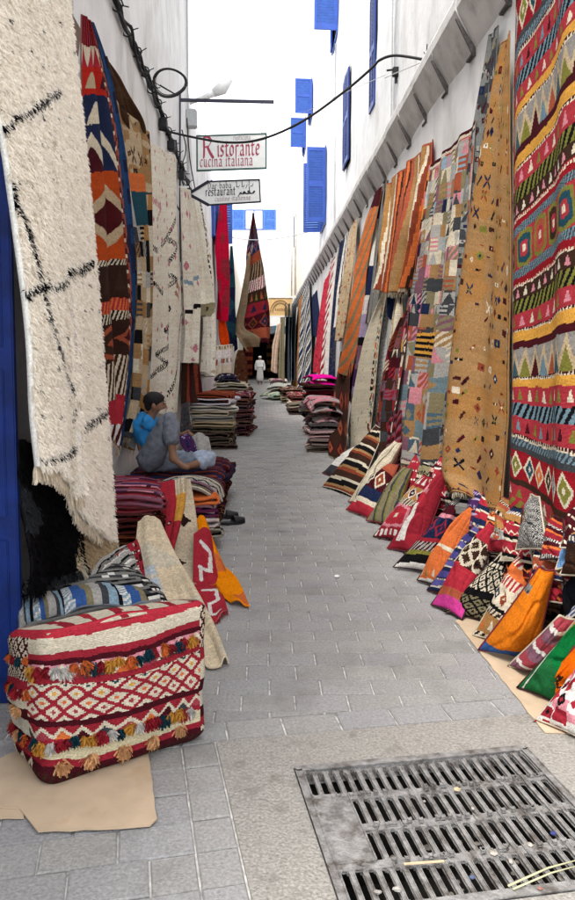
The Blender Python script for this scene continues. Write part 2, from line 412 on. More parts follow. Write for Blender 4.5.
def rug(name, label, cat, rows, pat, res=.0095, th=.009, folds=(2, .02), group=None, fringe=None, seed=None, parent=None, mode='X', cap=(150, 420), backpat=None, prof=None, fcol='cream', measured=False, shape=None):
    rr = []
    for r in rows:
        q = []
        for p in r:
            if mode == 'W': q.append(np.array(p, float))
            elif len(p) == 2: q.append(PG(p[0], p[1], .012))
            elif mode == 'X': q.append(PX(*p))
            else: q.append(PY(*p))
        rr.append(q)
    seed = seed if seed is not None else sum(map(ord, label or name)) % 997
    G, h = grid_from_rows(rr, 8, 8)
    w = float(np.linalg.norm(np.diff(G, axis=0), axis=2).sum(0).max()); h = float(np.linalg.norm(np.diff(G, axis=1), axis=2).sum(1).mean())
    nu = int(min(cap[0], max(10, w/res))); nv = int(min(cap[1], max(10, h/res)))
    P, _ = grid_from_rows(rr, nu, nv)
    if folds and folds[1] > 0: P = fold(P, folds[0], folds[1]*(1.55 if group in HUNG else 1), seed, prof)
    if group in HUNG and name != 'shag_rug':                        # edges that wander and a hem that swings
        v = np.linspace(0, 1, nv)[None]; u = np.linspace(0, 1, nu)[:, None]
        wv = (vnoise(u*1.5+seed, v*h*1.7, seed)-.5)*.10*np.minimum(1, w/.6)*np.minimum(1, v*4)
        du = np.gradient(P, axis=0); du = du/(np.linalg.norm(du, axis=2, keepdims=True)+1e-9)
        P = P+du*wv[..., None]
        P[..., 2] += (vnoise(u*3+v*0, v*0+u*0+seed, seed+5)-.5)*.10*v**3
    P[..., 2] = np.maximum(P[..., 2], .012)
    if shape is not None: P = P+normals(P)*shape(np.linspace(0, 1, nu)[:, None], np.linspace(0, 1, nv)[None])[..., None]
    if measured: pat = pat(P)
    me = sheet_mesh(name, P, pat, w, h, th, backpat)
    o = link(name, me, M_WOOL, parent); o['_'] = 1; RUGPAT[0] = pat; del o['_']
    if parent is None: tag(o, label, cat, group)
    if fringe is None and group in HUNG and res <= .012 and name != 'shag_rug': fringe = .045
    if fringe:
        add_fringe(o, P[:, -1], P[:, -1]-P[:, -3], fringe, fcol, seed)
    o['_'] = 0; del o['_']
    return o, P, w, h
def add_fringe(parent, E, D, ln, c, seed, step=.012):
    rng = np.random.default_rng(seed); seg = np.linalg.norm(np.diff(E, axis=0), axis=1); L = seg.sum(); n = int(max(8, L/step))
    cum = np.concatenate([[0], np.cumsum(seg)]); t = np.sort(rng.random(n))*L
    p = np.stack([np.interp(t, cum, E[:, k]) for k in range(3)], 1); d = np.stack([np.interp(t, cum, D[:, k]) for k in range(3)], 1)
    d /= np.linalg.norm(d, axis=1, keepdims=True)+1e-9; d += rng.normal(0, .22, d.shape); d[:, 2] -= .3
    d /= np.linalg.norm(d, axis=1, keepdims=True)
    s = np.cross(d, rng.normal(0, 1, d.shape)); s /= np.linalg.norm(s, axis=1, keepdims=True)+1e-9; s *= .0028
    l = ln*rng.uniform(.7, 1.2, (n, 1)); g = np.array([0, 0, -1.])
    m1 = p+d*l*.5; m2 = p+d*l*.85+g*l*.2
    V = np.stack([p-s, p+s, m1+s, m1-s, m2+s*.6, m2-s*.6], 1)
    V[..., 2] = np.maximum(V[..., 2], .006)
    b = np.arange(n)[:, None]*6
    Fq = np.vstack([b+np.array([0, 1, 2, 3]), b+np.array([3, 2, 4, 5])])
    col = np.tile(ck(c), (2*n, 1))*rng.uniform(.75, 1.1, (2*n, 1))
    return link('fringe', mesh_np('fringe', V, Fq, col), M_PILE, parent)
def add_pile(parent, P, pat, w, h, n, ln, wd, seed, flip=1, droop=.8):
    rng = np.random.default_rng(seed); nu, nv = P.shape[:2]; N = normals(P)*flip
    u = rng.random(n)*(nu-1.001); v = rng.random(n)*(nv-1.001)
    i = u.astype(int); j = v.astype(int); fu = (u-i)[:, None]; fv = (v-j)[:, None]
    p = (P[i, j]*(1-fu)+P[i+1, j]*fu)*(1-fv)+(P[i, j+1]*(1-fu)+P[i+1, j+1]*fu)*fv
    nn = N[i, j]
    if flip < 0: p = p+nn*.024
    d = nn*.62+np.array([0, 0, -.25])+rng.normal(0, .26, (n, 3)); lk = p*34
    d = d+.62*np.stack([vnoise(lk[:, 1]+lk[:, 0], lk[:, 2], 31)-.5, vnoise(lk[:, 1]+lk[:, 0], lk[:, 2], 32)-.5, vnoise(lk[:, 1]+lk[:, 0], lk[:, 2], 33)-.5], 1)*2; d /= np.linalg.norm(d, axis=1, keepdims=True)
    s = np.cross(d, rng.normal(0, 1, (n, 3))); s /= np.linalg.norm(s, axis=1, keepdims=True)+1e-9; s *= wd
    s = np.where((np.cross(s, d)*nn).sum(1, keepdims=True) < 0, -s, s)
    l = ln*rng.uniform(.6, 1.25, (n, 1)); g = np.array([0, 0, -1.])*droop
    m1 = p+d*l*.5+g*l*.12; m2 = p+d*l*.8+g*l*.55
    V = np.stack([p-s, p+s, m1+s, m1-s, m2+s*.7, m2-s*.7], 1)
    b = np.arange(n)[:, None]*6
    Fq = np.vstack([b+np.array([0, 1, 2, 3]), b+np.array([3, 2, 4, 5])])
    U = u/(nu-1)*w; Vv = v/(nv-1)*h
    c = pat(U, Vv, w, h)*rng.uniform(.86, 1.06, (n, 1))
    me = mesh_np('pile', V, Fq, np.vstack([c, c]))
    return link('pile', me, M_PILE, parent)

# ================================================================== THE SETTING
# ground sheet far beyond everything
b = MB(); b.box((-120, -60, -.90), (120, 160, -.56)); tag(b.build('ground', M_BED), kind='structure')

def clip(poly, p, n):
    out = []
    for i in range(len(poly)):
        a, c = poly[i], poly[(i+1) % len(poly)]
        da = (a[0]-p[0])*n[0]+(a[1]-p[1])*n[1]; dc = (c[0]-p[0])*n[0]+(c[1]-p[1])*n[1]
        if da >= 0: out.append(a)
        if da*dc < 0:
            t = da/(da-dc); out.append((a[0]+(c[0]-a[0])*t, a[1]+(c[1]-a[1])*t))
    return out
EDGE_A = PG(205, 741); EDGE_B = PG(520, 714)                 # front edge of the alley paving
LN_A = PG(215, 741); LN_B = PG(250, 896)                     # left edge of the concrete
eA = EDGE_A[:2]; eB = EDGE_B[:2]; ed = (eB-eA)/np.linalg.norm(eB-eA); en = np.array([-ed[1], ed[0]])       # en points up the alley
lA = LN_A[:2]; lB = LN_B[:2]; ld = (lA-lB)/np.linalg.norm(lA-lB); lnr = np.array([-ld[1], ld[0]])             # points left
rng = random.Random(3)
PV = []; PF4 = []; PC = []
def paver(poly):
    if len(poly) < 3: return
    ar = sum(poly[i][0]*poly[(i+1) % len(poly)][1]-poly[(i+1) % len(poly)][0]*poly[i][1] for i in range(len(poly)))/2
    if abs(ar) < .0006: return
    if ar < 0: poly = poly[::-1]
    cx = sum(p[0] for p in poly)/len(poly); cy = sum(p[1] for p in poly)/len(poly)
    z = rng.gauss(0, .0014); tx = rng.gauss(0, .006); ty = rng.gauss(0, .006)
    g = rng.gauss(1, .045); col = (.295*g, .290*g, .281*g*rng.uniform(.97, 1.04))
    n = len(poly); o = len(PV)
    for p in poly: PV.append((p[0], p[1], -.014))
    for p in poly:
        dx, dy = p[0]-cx, p[1]-cy; L = math.hypot(dx, dy)+1e-6; k = max(.5, 1-.007/L)
        PV.append((p[0], p[1], z-.005+tx*dx+ty*dy))
    for p in poly:
        dx, dy = p[0]-cx, p[1]-cy; L = math.hypot(dx, dy)+1e-6; k = max(.5, 1-.007/L)
        PV.append((cx+dx*k, cy+dy*k, z+tx*dx+ty*dy))
    for i in range(n):
        j = (i+1) % n
        PF4.append((o+i, o+j, o+n+j, o+n+i)); PC.append(col)
        PF4.append((o+n+i, o+n+j, o+2*n+j, o+2*n+i)); PC.append(col)
    PF4.append(tuple(o+2*n+i for i in range(n))); PC.append(col)
def flush(name):
    global PV, PF4, PC
    me = bpy.data.meshes.new(name); me.from_pydata(PV, [], PF4); a = me.attributes.new('pattern', 'FLOAT_COLOR', 'FACE')
    a.data.foreach_set('color', np.hstack([np.array(PC), np.ones((len(PC), 1))]).astype(np.float32).ravel())
    o = link(name, me, M_PAVER); PV = []; PF4 = []; PC = []; return tag(o, kind='structure')
RP, CP = .148, .242
row = 0; y = 2.45
while y < 62:
    off = (row % 2)*.5*CP+rng.uniform(-.012, .012); x = -1.9-off
    while x < 2.5:
        x1 = x+CP
        q = [(x+.0036, y+.0016), (x1-.0036, y+.0016), (x1-.0036, y+RP-.0016), (x+.0036, y+RP-.0016)]
        q = clip(q, eA+en*.14, en)
        if q: paver(q)
        x = x1
    y += RP; row += 1
t = -1.6                                                       # the soldier course that ends the alley paving
while t < 2.9:
    a = eA+ed*t; c = eA+ed*(t+CP)
    q = [tuple(a+ed*.004+en*.003), tuple(c-ed*.004+en*.003), tuple(c-ed*.004+en*.136), tuple(a+ed*.004+en*.136)]
    paver(q); t += CP
flush('alley_paving')
o_ = lA                                                        # the older strip, laid at another angle, left of the concrete
k = 0; s = -1.8
while s < .6:
    d = 0.001; j = 0
    while d < 2.6:
        wd = .135 if j == 0 else CP
        d0 = d+(0 if j == 0 else (k % 2)*-.0); 
        q = [o_+ld*(s+.003)+lnr*(d0+.0025), o_+ld*(s+.003)+lnr*(d0+wd-.0025), o_+ld*(s+.149-.003)+lnr*(d0+wd-.0025), o_+ld*(s+.149-.003)+lnr*(d0+.0025)]
        if j > 0 and k % 2: q = [p+lnr*.146 for p in q]
        if j == 1 and k % 2:
            q0 = [o_+ld*(s+.003)+lnr*(d+.004), o_+ld*(s+.003)+lnr*(d+.142), o_+ld*(s+.146)+lnr*(d+.142), o_+ld*(s+.146)+lnr*(d+.004)]
            paver(clip([tuple(p) for p in q0], eA-en*.004, -en))
        paver(clip([tuple(p) for p in q], eA-en*.004, -en))
        d += wd; j += 1
    s += .149; k += 1
flush('side_paving')
# sand bed under all of it, with a hole where the drain pit is
g0 = PG(295, 769)[:2]; gx = ed.copy(); gy = np.array([-gx[1], gx[0]])
GW, GD = .93, .70
gc = [g0, g0+gx*GW, g0+gx*GW-gy*GD, g0-gy*GD]
def holed(name, outer, hole, z0, z1, m):
    bm = bmesh.new(); E = []
    for loop in (outer, hole):
        vs = [bm.verts.new((p[0], p[1], z1)) for p in loop]
        for i in range(len(vs)): E.append(bm.edges.new((vs[i], vs[(i+1) % len(vs)])))
    bmesh.ops.triangle_fill(bm, use_beauty=True, edges=E)
    r = bmesh.ops.extrude_face_region(bm, geom=bm.faces[:])
    for v in r['geom']:
        if isinstance(v, bmesh.types.BMVert): v.co.z = z0
    bmesh.ops.recalc_face_normals(bm, faces=bm.faces[:])
    me = bpy.data.meshes.new(name); bm.to_mesh(me); bm.free(); return tag(link(name, me, m), kind='structure')
holed('bedding_sand', [(-3, .3), (4.5, .3), (4.5, 64), (-3, 64)], [gc[0]-gx*.01+gy*.01, gc[1]+gx*.01+gy*.01, gc[2]+gx*.01-gy*.01, gc[3]-gx*.01-gy*.01], -.05, -.0095, M_BED)
far = eA+ed*3.6
oc = [lA-lnr*.004-en*.004+ed*.0, far-en*.004, far-en*2.6, lA-ld*2.2-lnr*.004]
holed('concrete_apron', oc, [gc[0]-gx*.006+gy*.006, gc[1]+gx*.006+gy*.006, gc[2]+gx*.006-gy*.006, gc[3]-gx*.006-gy*.006], -.009, .001, M_CONC)

# ---- drain grate and its pit
def g3(a, c, z): p = g0+gx*a-gy*c; return np.array([p[0], p[1], z])
def gbox(mb, a0, a1, c0, c1, z0, z1, bev=.003):
    mb.obox(g3((a0+a1)/2, (c0+c1)/2, (z0+z1)/2), np.append(gx*(a1-a0), 0), np.append(-gy*(c1-c0), 0), (0, 0, z1-z0), bev)
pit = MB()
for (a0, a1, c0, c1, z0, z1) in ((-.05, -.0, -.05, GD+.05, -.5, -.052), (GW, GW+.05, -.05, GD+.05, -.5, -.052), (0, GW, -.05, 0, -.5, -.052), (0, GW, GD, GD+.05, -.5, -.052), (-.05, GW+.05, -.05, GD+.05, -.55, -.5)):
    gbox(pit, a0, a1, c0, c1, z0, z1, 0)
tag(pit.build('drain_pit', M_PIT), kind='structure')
grate = empty('drain_grate', g3(GW/2, GD/2, 0), 'worn cast iron drain grate with slots and a blank square plate, let into the concrete', 'grate')
fr = MB(); fwd = .022
for (a0, a1, c0, c1) in ((0, GW, 0, fwd), (0, GW, GD-fwd, GD), (0, fwd, fwd, GD-fwd), (GW-fwd, GW, fwd, GD-fwd)): gbox(fr, a0, a1, c0, c1, -.05, .009, .004)
fr.build('frame', M_CAST, grate)
bars = MB(); NR = 4; rh = (GD-2*fwd)/NR
def sag(a): return -.014*math.sin(math.pi*a/GW)
for i in range(1, NR):
    c = fwd+i*rh
    for q in range(10):
        a0 = fwd+(GW-2*fwd)*q/10; a1 = fwd+(GW-2*fwd)*(q+1)/10
        gbox(bars, a0, a1+.001, c-.012, c+.012, -.006+sag(a0), .006+sag(a0)+rng.uniform(-.001, .001), .004)
NS = 21; pw = (GW-2*fwd)/NS
for r_ in range(NR):
    for i in range(0, NS+1):
        a = fwd+i*pw
        if r_ in (1, 2) and a < .150: continue
        c0 = fwd+r_*rh; gbox(bars, a-.0052, a+.0052, c0+.010, c0+rh-.010, -.005+sag(a), .004+sag(a)+rng.uniform(-.0015, .0015), .003)
        for e in (0, 1):                                        # the fillets that round the slot ends
            gbox(bars, a-.010, a+.010, c0+(.009 if e == 0 else rh-.019), c0+(.019 if e == 0 else rh-.009), -.004+sag(a), .0025+sag(a), .003)
for i in range(70):                                             # cast anti-slip studs
    a = rng.uniform(.03, GW-.03); c = fwd+rng.randint(1, NR-1)*rh+rng.uniform(-.006, .006); gbox(bars, a-.006, a+.006, c-.004, c+.004, 0, .010, .002)
bars.build('grid', M_CAST, grate)
lp = MB(); gbox(lp, .024, .150, fwd+rh+.014, fwd+3*rh-.014, -.02, .0075, .005); gbox(lp, .070, .105, fwd+1.45*rh, fwd+1.53*rh, .006, .010, .002); lp.build('lifting_plate', M_CAST, grate)
# debris caught in the pit
deb = MB()
for i in range(150):
    a = rng.uniform(.03, GW-.03); c = rng.uniform(.03, GD-.03); r_ = rng.uniform(.004, .013); p = g3(a, c, -.49+rng.uniform(0, .25) if i < 144 else -.02)
    deb.ball((p[0], p[1], min(p[2], -.045) if i < 144 else -.002), r_, (rng.uniform(.6, 1.6), rng.uniform(.6, 1.6), .5), 6)
tag(deb.build('drain_debris', mat('pale_debris', (.34, .31, .27), var=.5, nscale=60)), kind='stuff')
st = MB(); p = PG(424, 867); 
st.obox((p[0], p[1], .0145), (.125, .012, 0), (-.0008, .009, 0), (0, 0, .003), .001); tag(st.build('wooden_stick', mat('pale_wood', (.56, .42, .27), rough=.8)), 'pale flat wooden stick lying across the grate slots', 'stick')
st = MB(); q0 = PG(508, 886, .016); q1 = PG(548, 868, .021); q2 = PG(592, 856, .016); st.tube([q0, q1, q2], [.0035, .003, .001], 5); st.tube([q0+np.array([.01, -.012, 0]), q1+np.array([0, -.02, 0]), q2+np.array([-.03, -.03, 0])], [.003, .0025, .001], 5)
tag(st.build('dry_straw', mat('straw', (.46, .45, .27), rough=.8), smooth=True), 'long dry straw lying on the right of the drain grate', 'straw')
for i, (px, py, r_, c, lb) in enumerate(((337, 577, .016, (.75, .75, .73), 'crumpled white paper scrap lying on the alley paving'), (457, 790, .010, (.52, .40, .24), 'small tan pebble on the grate crossbar'), (553, 834, .008, (.03, .04, .14), 'blue bottle cap in a grate slot at the right'),
        (472, 878, .007, (.07, .10, .18), 'small blue litter scrap in the front row of the grate'), (540, 889, .006, (.25, .11, .09), 'rust-red litter scrap at the front of the grate'), (397, 890, .010, (.36, .34, .31), 'pale stone chip on the front edge of the grate'), (378, 893, .009, (.30, .28, .26), 'grey stone chip on the front left of the grate'))):
    p = PG(px, py, .012 if i else .004); mb = MB(); mb.ball((p[0], p[1], p[2]+r_*.35), r_, (1.25, .9, .55), 8)
    for v in mb.bm.verts: v.co += Vector((rng.uniform(-.2, .2)*r_, rng.uniform(-.2, .2)*r_, rng.uniform(-.15, .15)*r_))
    tag(mb.build(('paper_scrap', 'pebble', 'bottle_cap', 'litter_scrap', 'litter_scrap', 'stone_chip', 'stone_chip')[i], mat('scrap', c)), lb, ('paper', 'pebble', 'bottle cap', 'litter', 'litter', 'stone', 'stone')[i])

# ================================================================== BUILDINGS
def wall_mesh(name, x, y0, y1, z0, z1, thick, m, parent, seed, side, step=.22, amp=.016):
    """an old plastered wall along the alley: uneven face at x, body behind it"""
    ny = max(2, int((y1-y0)/step)); nz = max(2, int((z1-z0)/step))
    Y, Z = np.meshgrid(np.linspace(y0, y1, ny), np.linspace(z0, z1, nz), indexing='ij')
    d = (vnoise(Y*.7, Z*.7, seed)-.5)*2*amp+(vnoise(Y*2.3, Z*2.3, seed+1)-.5)*amp
    X = x-side*d*1.0
    X2 = np.full_like(X, x+side*thick)
    A = np.stack([X, Y, Z], -1).reshape(-1, 3); B = np.stack([X2, Y, Z], -1).reshape(-1, 3); N = len(A)
    idx = np.arange(N).reshape(ny, nz); q = np.stack([idx[:-1, :-1], idx[1:, :-1], idx[1:, 1:], idx[:-1, 1:]], -1).reshape(-1, 4)
    ring = np.concatenate([idx[:-1, 0], idx[-1, :-1], idx[:0:-1, -1], idx[0, :0:-1]]); r2 = np.roll(ring, -1)
    sd_ = np.stack([ring, r2, r2+N, ring+N], -1)
    if side > 0: q1, q2, s3 = q[:, ::-1], q+N, sd_
    else: q1, q2, s3 = q, q[:, ::-1]+N, sd_[:, ::-1]
    return link(name, mesh_np(name, np.vstack([A, B]), np.vstack([q1, q2, s3])), m, parent)

M_BRKT = mat('rusty_bracket', (.10, .09, .085), rough=.8, var=.4)
# ---- right: the long white house with blue shutters
RW = 1.76; UPX = 1.88
hr = empty('white_house', (RW+2, 15, 0), 'tall white house with blue shutters and a long cornice above the right rugs', 'house')
wall_mesh('wall', RW, .4, 47, -.05, 4.30, 5, M_WHITE, hr, 11, 1)
up = wall_mesh('upper_wall', UPX, .4, 9.92, 4.30, 15.5, 4.9, M_WHITE, hr, 13, 1, .4)
up2 = wall_mesh('upper_wall', UPX-.03, 9.92, 31, 4.30, 15.5, 4.9, M_WHITE, hr, 17, 1, .4, .03)
# cornice: sloped ledge in lengths, dark gaps and iron brackets between them
cy = 1.0; k = 0
CL = .80
while cy < 46:
    mb = MB(); e = rng.uniform(-.008, .008); z = rng.uniform(-.008, .008)
    pr = [(RW+.30, 4.66+z), (RW-.15+e, 4.54+z), (RW-.165+e, 4.50+z), (RW-.165+e, 4.41+z), (RW-.14+e, 4.36+z), (RW+.004, 4.085+z), (RW+.30, 4.085+z)]
    mb.prism([(x, cy+.006, zz) for x, zz in pr], (0, CL-.018, 0)); mb.build('cornice', M_CORN, hr)
    mb = MB(); mb.prism([(RW-.150+e, cy-.010, 4.34), (RW-.165+e, cy-.010, 4.33), (RW-.02, cy-.010, 4.035), (RW+.02, cy-.010, 4.035), (RW+.012, cy-.010, 4.08)], (0, .018, 0)); mb.box((RW-.03, cy-.012, 4.045), (RW+.02, cy+.16, 4.068), .004); mb.build('bracket', M_BRKT, hr)
    cy += CL; k += 1
# drain line and pipe on the upper wall
mb = MB(); mb.tube([(UPX-.05, 9.9, 4.6), (UPX-.05, 9.9, 15)], .012, 6); mb.build('conduit', M_GREYP, hr)
mb = MB(); mb.tube([(UPX-.06, 17.4, 4.6), (UPX-.06, 17.4, 9.3)], .02, 6); mb.build('conduit', M_GREYP, hr)
def shutter_leaf(mb, o, ex, ez, ey):
    """o = corner, ex across, ez up, ey thickness"""
    o, ex, ez, ey = map(lambda q: np.array(q, float), (o, ex, ez, ey))
    mb.obox(o+ex*.5+ez*.5+ey*.5, ex*.9, ez*.95, ey*.15, 0)
    for f0, f1 in ((0, .12), (.88, 1)): mb.obox(o+ex*(f0+f1)/2+ez*.5+ey*.5, ex*(f1-f0), ez, ey, .004)
    for f0, f1 in ((0, .05), (.47, .53), (.95, 1)): mb.obox(o+ex*.5+ez*(f0+f1)/2+ey*.5, ex*.77, ez*(f1-f0), ey, .004)
def louvres(mb, o, ex, ez, ey, half=0):
    o, ex, ez, ey = map(lambda q: np.array(q, float), (o, ex, ez, ey)); n = int(np.linalg.norm(ez)/.075)
    for i in range(n):
        f = .06+.88*(i+.5)/n
        if abs(f-.5) < .05 or (f > .5) != bool(half): continue
        mb.obox(o+ex*.5+ez*f+ey*.5, ex*.74, ez*.62/n+ey*.9, ey*.25)
def window(parent, x, y0, y1, z0, z1, openl, side, leafw=None, m=M_BLUE, pr=.05):
    """window in a wall facing the alley: frame + glass, leaves folded open by openl degrees (0 = shut)"""
    s = -side                                                    # towards the alley
    f = MB()
    for (a, b_, c, d) in ((y0-.05, y0, z0-.05, z1+.05), (y1, y1+.05, z0-.05, z1+.05), (y0, y1, z1, z1+.05), (y0, y1, z0-.05, z0)): f.box((x-.02, a, c), (x+s*pr, b_, d), .003)
    fo = f.build('window', m, parent)
    g = MB(); g.box((x-.01, y0, z0), (x+s*pr*.6, y1, z1)); g.build('pane', M_GLASS, fo)
    for k_, (yh, dr) in enumerate(((y0, 1), (y1, -1))):
        wl = leafw or (y1-y0)/2
        a = R(openl[k_])
        ex = np.array([s*math.sin(a), dr*math.cos(a), 0])*wl; eyv = np.array([math.cos(a)*s, -dr*math.sin(a), 0])*.035
        l = MB(); shutter_leaf(l, (x+s*(pr+.002), yh, z0), ex, (0, 0, z1-z0), eyv); l = l.build('shutter', m, fo); 
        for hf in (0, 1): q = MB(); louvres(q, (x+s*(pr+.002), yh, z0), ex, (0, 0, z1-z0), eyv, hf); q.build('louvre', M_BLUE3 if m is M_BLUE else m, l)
XW = UPX-.03
window(hr, UPX, 11.45, 11.95, 5.70, 7.6, (0, 0), 1, m=M_BLUE_SHADE, pr=.02)
window(hr, XW, 14.6, 15.5, 5.72, 7.6, (2, 2), 1, m=M_BLUE_SHADE, pr=.02)
window(hr, XW, 19.9, 21.4, 5.45, 7.55, (95, 96), 1, .52)
window(hr, XW, 17.0, 18.2, 9.43, 12, (95, 4), 1, .55)
window(hr, XW, 25.5, 26.7, 10.44, 11.67, (96, 5), 1, .6)
window(hr, XW, 29.2, 30.4, 10.35, 11.55, (97, 5), 1, .62)

hc = empty('cream_house', (4, 38, 0), 'weathered cream house with drainpipes at the far right, past the white house', 'house')
wall_mesh('wall', UPX-.18, 31.01, 49, 4.31, 12.2, 4, M_CREAMW, hc, 23, 1, .4, .03)
for yy, zz in ((33.5, 11.5), (37.5, 12)):
    mb = MB(); mb.tube([(UPX-.26, yy, 4.6), (UPX-.26, yy, zz)], .045, 8); mb.tube([(UPX-.26, yy, zz), (UPX-.15, yy, zz+.1)], .045, 8); mb.build('drainpipe', M_CORN, hc, True)
window(hc, UPX-.18, 34.5, 35.3, 7.2, 8.7, (0, 0), 1, m=M_DKBLUE)

# ---- left: near shop, white house, further white house
LW = -1.37
hs = empty('stucco_shop', (-3, 3.4, 0), 'near left rug shop with grey stucco pillar, brown blind box and blue door', 'shop')
wall_mesh('wall', -1.25, 3.0, 4.66, -.05, 7.5, 3, M_STUCCO, hs, 31, -1, .12, .012)
wall_mesh('wall', -1.25, .2, 2.55, -.05, 7.5, 3, M_STUCCO, hs, 33, -1, .2, .012)
mb = MB(); mb.prism([(-1.238, 1.0, 3.40), (-1.205, 1.0, 3.40), (-1.165, 1.0, 3.66), (-1.238, 1.0, 3.78)], (0, 3.55, 0))
mb.box((-1.208, 1.02, 3.41), (-1.192, 4.4, 3.435)); mb.box((-1.20, 1.02, 3.47), (-1.182, 4.45, 3.49)); mb.build('blind_box', M_WOOD, hs)
dr = MB(); dr.obox((-1.215, 2.975, 1.25), (.27, .012, 0), (-.003, .045, 0), (0, 0, 2.5), .006)
do = dr.build('door', M_DOOR, hs)
dp = MB()
for z0, z1 in ((.12, .75), (.85, 1.5), (1.6, 2.4)): dp.obox((-1.215, 2.946, (z0+z1)/2), (.19, .0095, 0), (-.0006, .014, 0), (0, 0, z1-z0), .005)
dp.build('panel', M_DOOR, do)
dj = MB(); dj.box((-1.30, 2.55, 0), (-1.262, 3.0, 2.56), .006); dj.build('door_post', M_DOOR, hs)

hl = empty('white_house', (-3.5, 9, 0), 'bare white house on the left carrying the black cable bundle', 'house')
wall_mesh('wall', LW, 4.67, 13.1, -.05, 9.5, 4, M_WHITE, hl, 41, -1, .2, .02)
mb = MB(); mb.tube([(LW+.02, 12.75, 4.4), (LW+.02, 12.75, 9.2)], .02, 6); mb.build('conduit', M_GREYP, hl)
hf = empty('low_white_house', (-3.5, 26, 0), 'lower white house with a blue shuttered window behind the red banner', 'house')
wall_mesh('wall', LW-.02, 13.11, 46.8, -.05, 6.6, 4, M_WHITE, hf, 43, -1, .4, .03)
window(hf, LW-.02, 18.8, 20.2, 4.9, 6.3, (8, 100), -1, .48)

# ---- the end: house across the alley with a dark passage under it
he = empty('end_house', (0, 48, 0), 'white house closing the alley, with a blue shuttered window above a dark passage', 'house')
mb = MB(); mb.box((-6, 47, 3.55), (6, 56, 13.2)); mb.build('wall', M_WHITE, he)
for x0, x1 in ((-6, -1.32), (1.55, 6)):
    mb = MB(); mb.box((x0, 47.0, -.05), (x1, 47.5, 3.548)); mb.build('wall', M_CREAMW, he)
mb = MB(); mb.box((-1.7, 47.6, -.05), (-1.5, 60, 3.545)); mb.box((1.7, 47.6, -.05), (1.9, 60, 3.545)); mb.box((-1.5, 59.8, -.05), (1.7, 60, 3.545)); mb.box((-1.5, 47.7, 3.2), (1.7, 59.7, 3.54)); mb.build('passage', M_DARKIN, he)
fo = MB()
for a in ((-1.16, 46.93, 10.25, -1.1, 11.6), (.02, 46.93, 10.25, .08, 11.6), (-1.10, 46.93, 11.54, .02, 11.6), (-1.10, 46.93, 10.25, .02, 10.31), (-.57, 46.93, 10.31, -.51, 11.54)): fo.box((a[0], a[1], a[2]), (a[3], 47.02, a[4]))
fo = fo.build('window', M_BLUE, he)
mb = MB(); mb.box((-1.10, 46.96, 10.31), (.02, 46.99, 11.54)); mb.build('pane', M_SIGNW, fo)
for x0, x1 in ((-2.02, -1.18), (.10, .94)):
    mb = MB(); shutter_leaf(mb, (x0, 46.94, 10.25), (x1-x0, 0, 0), (0, 0, 1.35), (0, .05, 0)); l = mb.build('shutter', M_BLUE3, fo);  # lighter blue paints the distance haze into these shutters
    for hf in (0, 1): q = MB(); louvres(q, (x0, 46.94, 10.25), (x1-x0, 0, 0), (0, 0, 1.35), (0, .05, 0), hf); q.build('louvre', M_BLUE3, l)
mb = MB(); mb.box((-.55, 46.6, 8.8), (-.2, 46.95, 9.05), .02); mb.build('wall_lamp', M_IRON, he)

# ================================================================== SIGNS AND CABLES
SY = 11.3
def sgn(px, py): return PY(px, py, SY)
br = empty('sign_bracket', sgn(180, 240), 'thin black iron post with a long arm over the alley, holding the signs', 'bracket')
mb = MB(); mb.tube([sgn(180, 92), sgn(180, 215), sgn(181, 262)], .016, 8); mb.build('post', M_IRON, br, True)
mb = MB(); a, c = sgn(180, 100), sgn(274, 102); mb.obox((a+c)/2, c-a, (0, .035, 0), (0, 0, .05), .004); mb.build('arm', M_IRON, br)
for px in (205, 262):
    mb = MB(); mb.tube([sgn(px, 102), sgn(px, 136)], .006, 6); mb.build('hanger', M_IRON, br)
mb = MB(); mb.obox(sgn(184, 187), (.16, 0, 0), (0, .03, 0), (0, 0, .03), .004); mb.build('clamp', M_SIGNW, br)

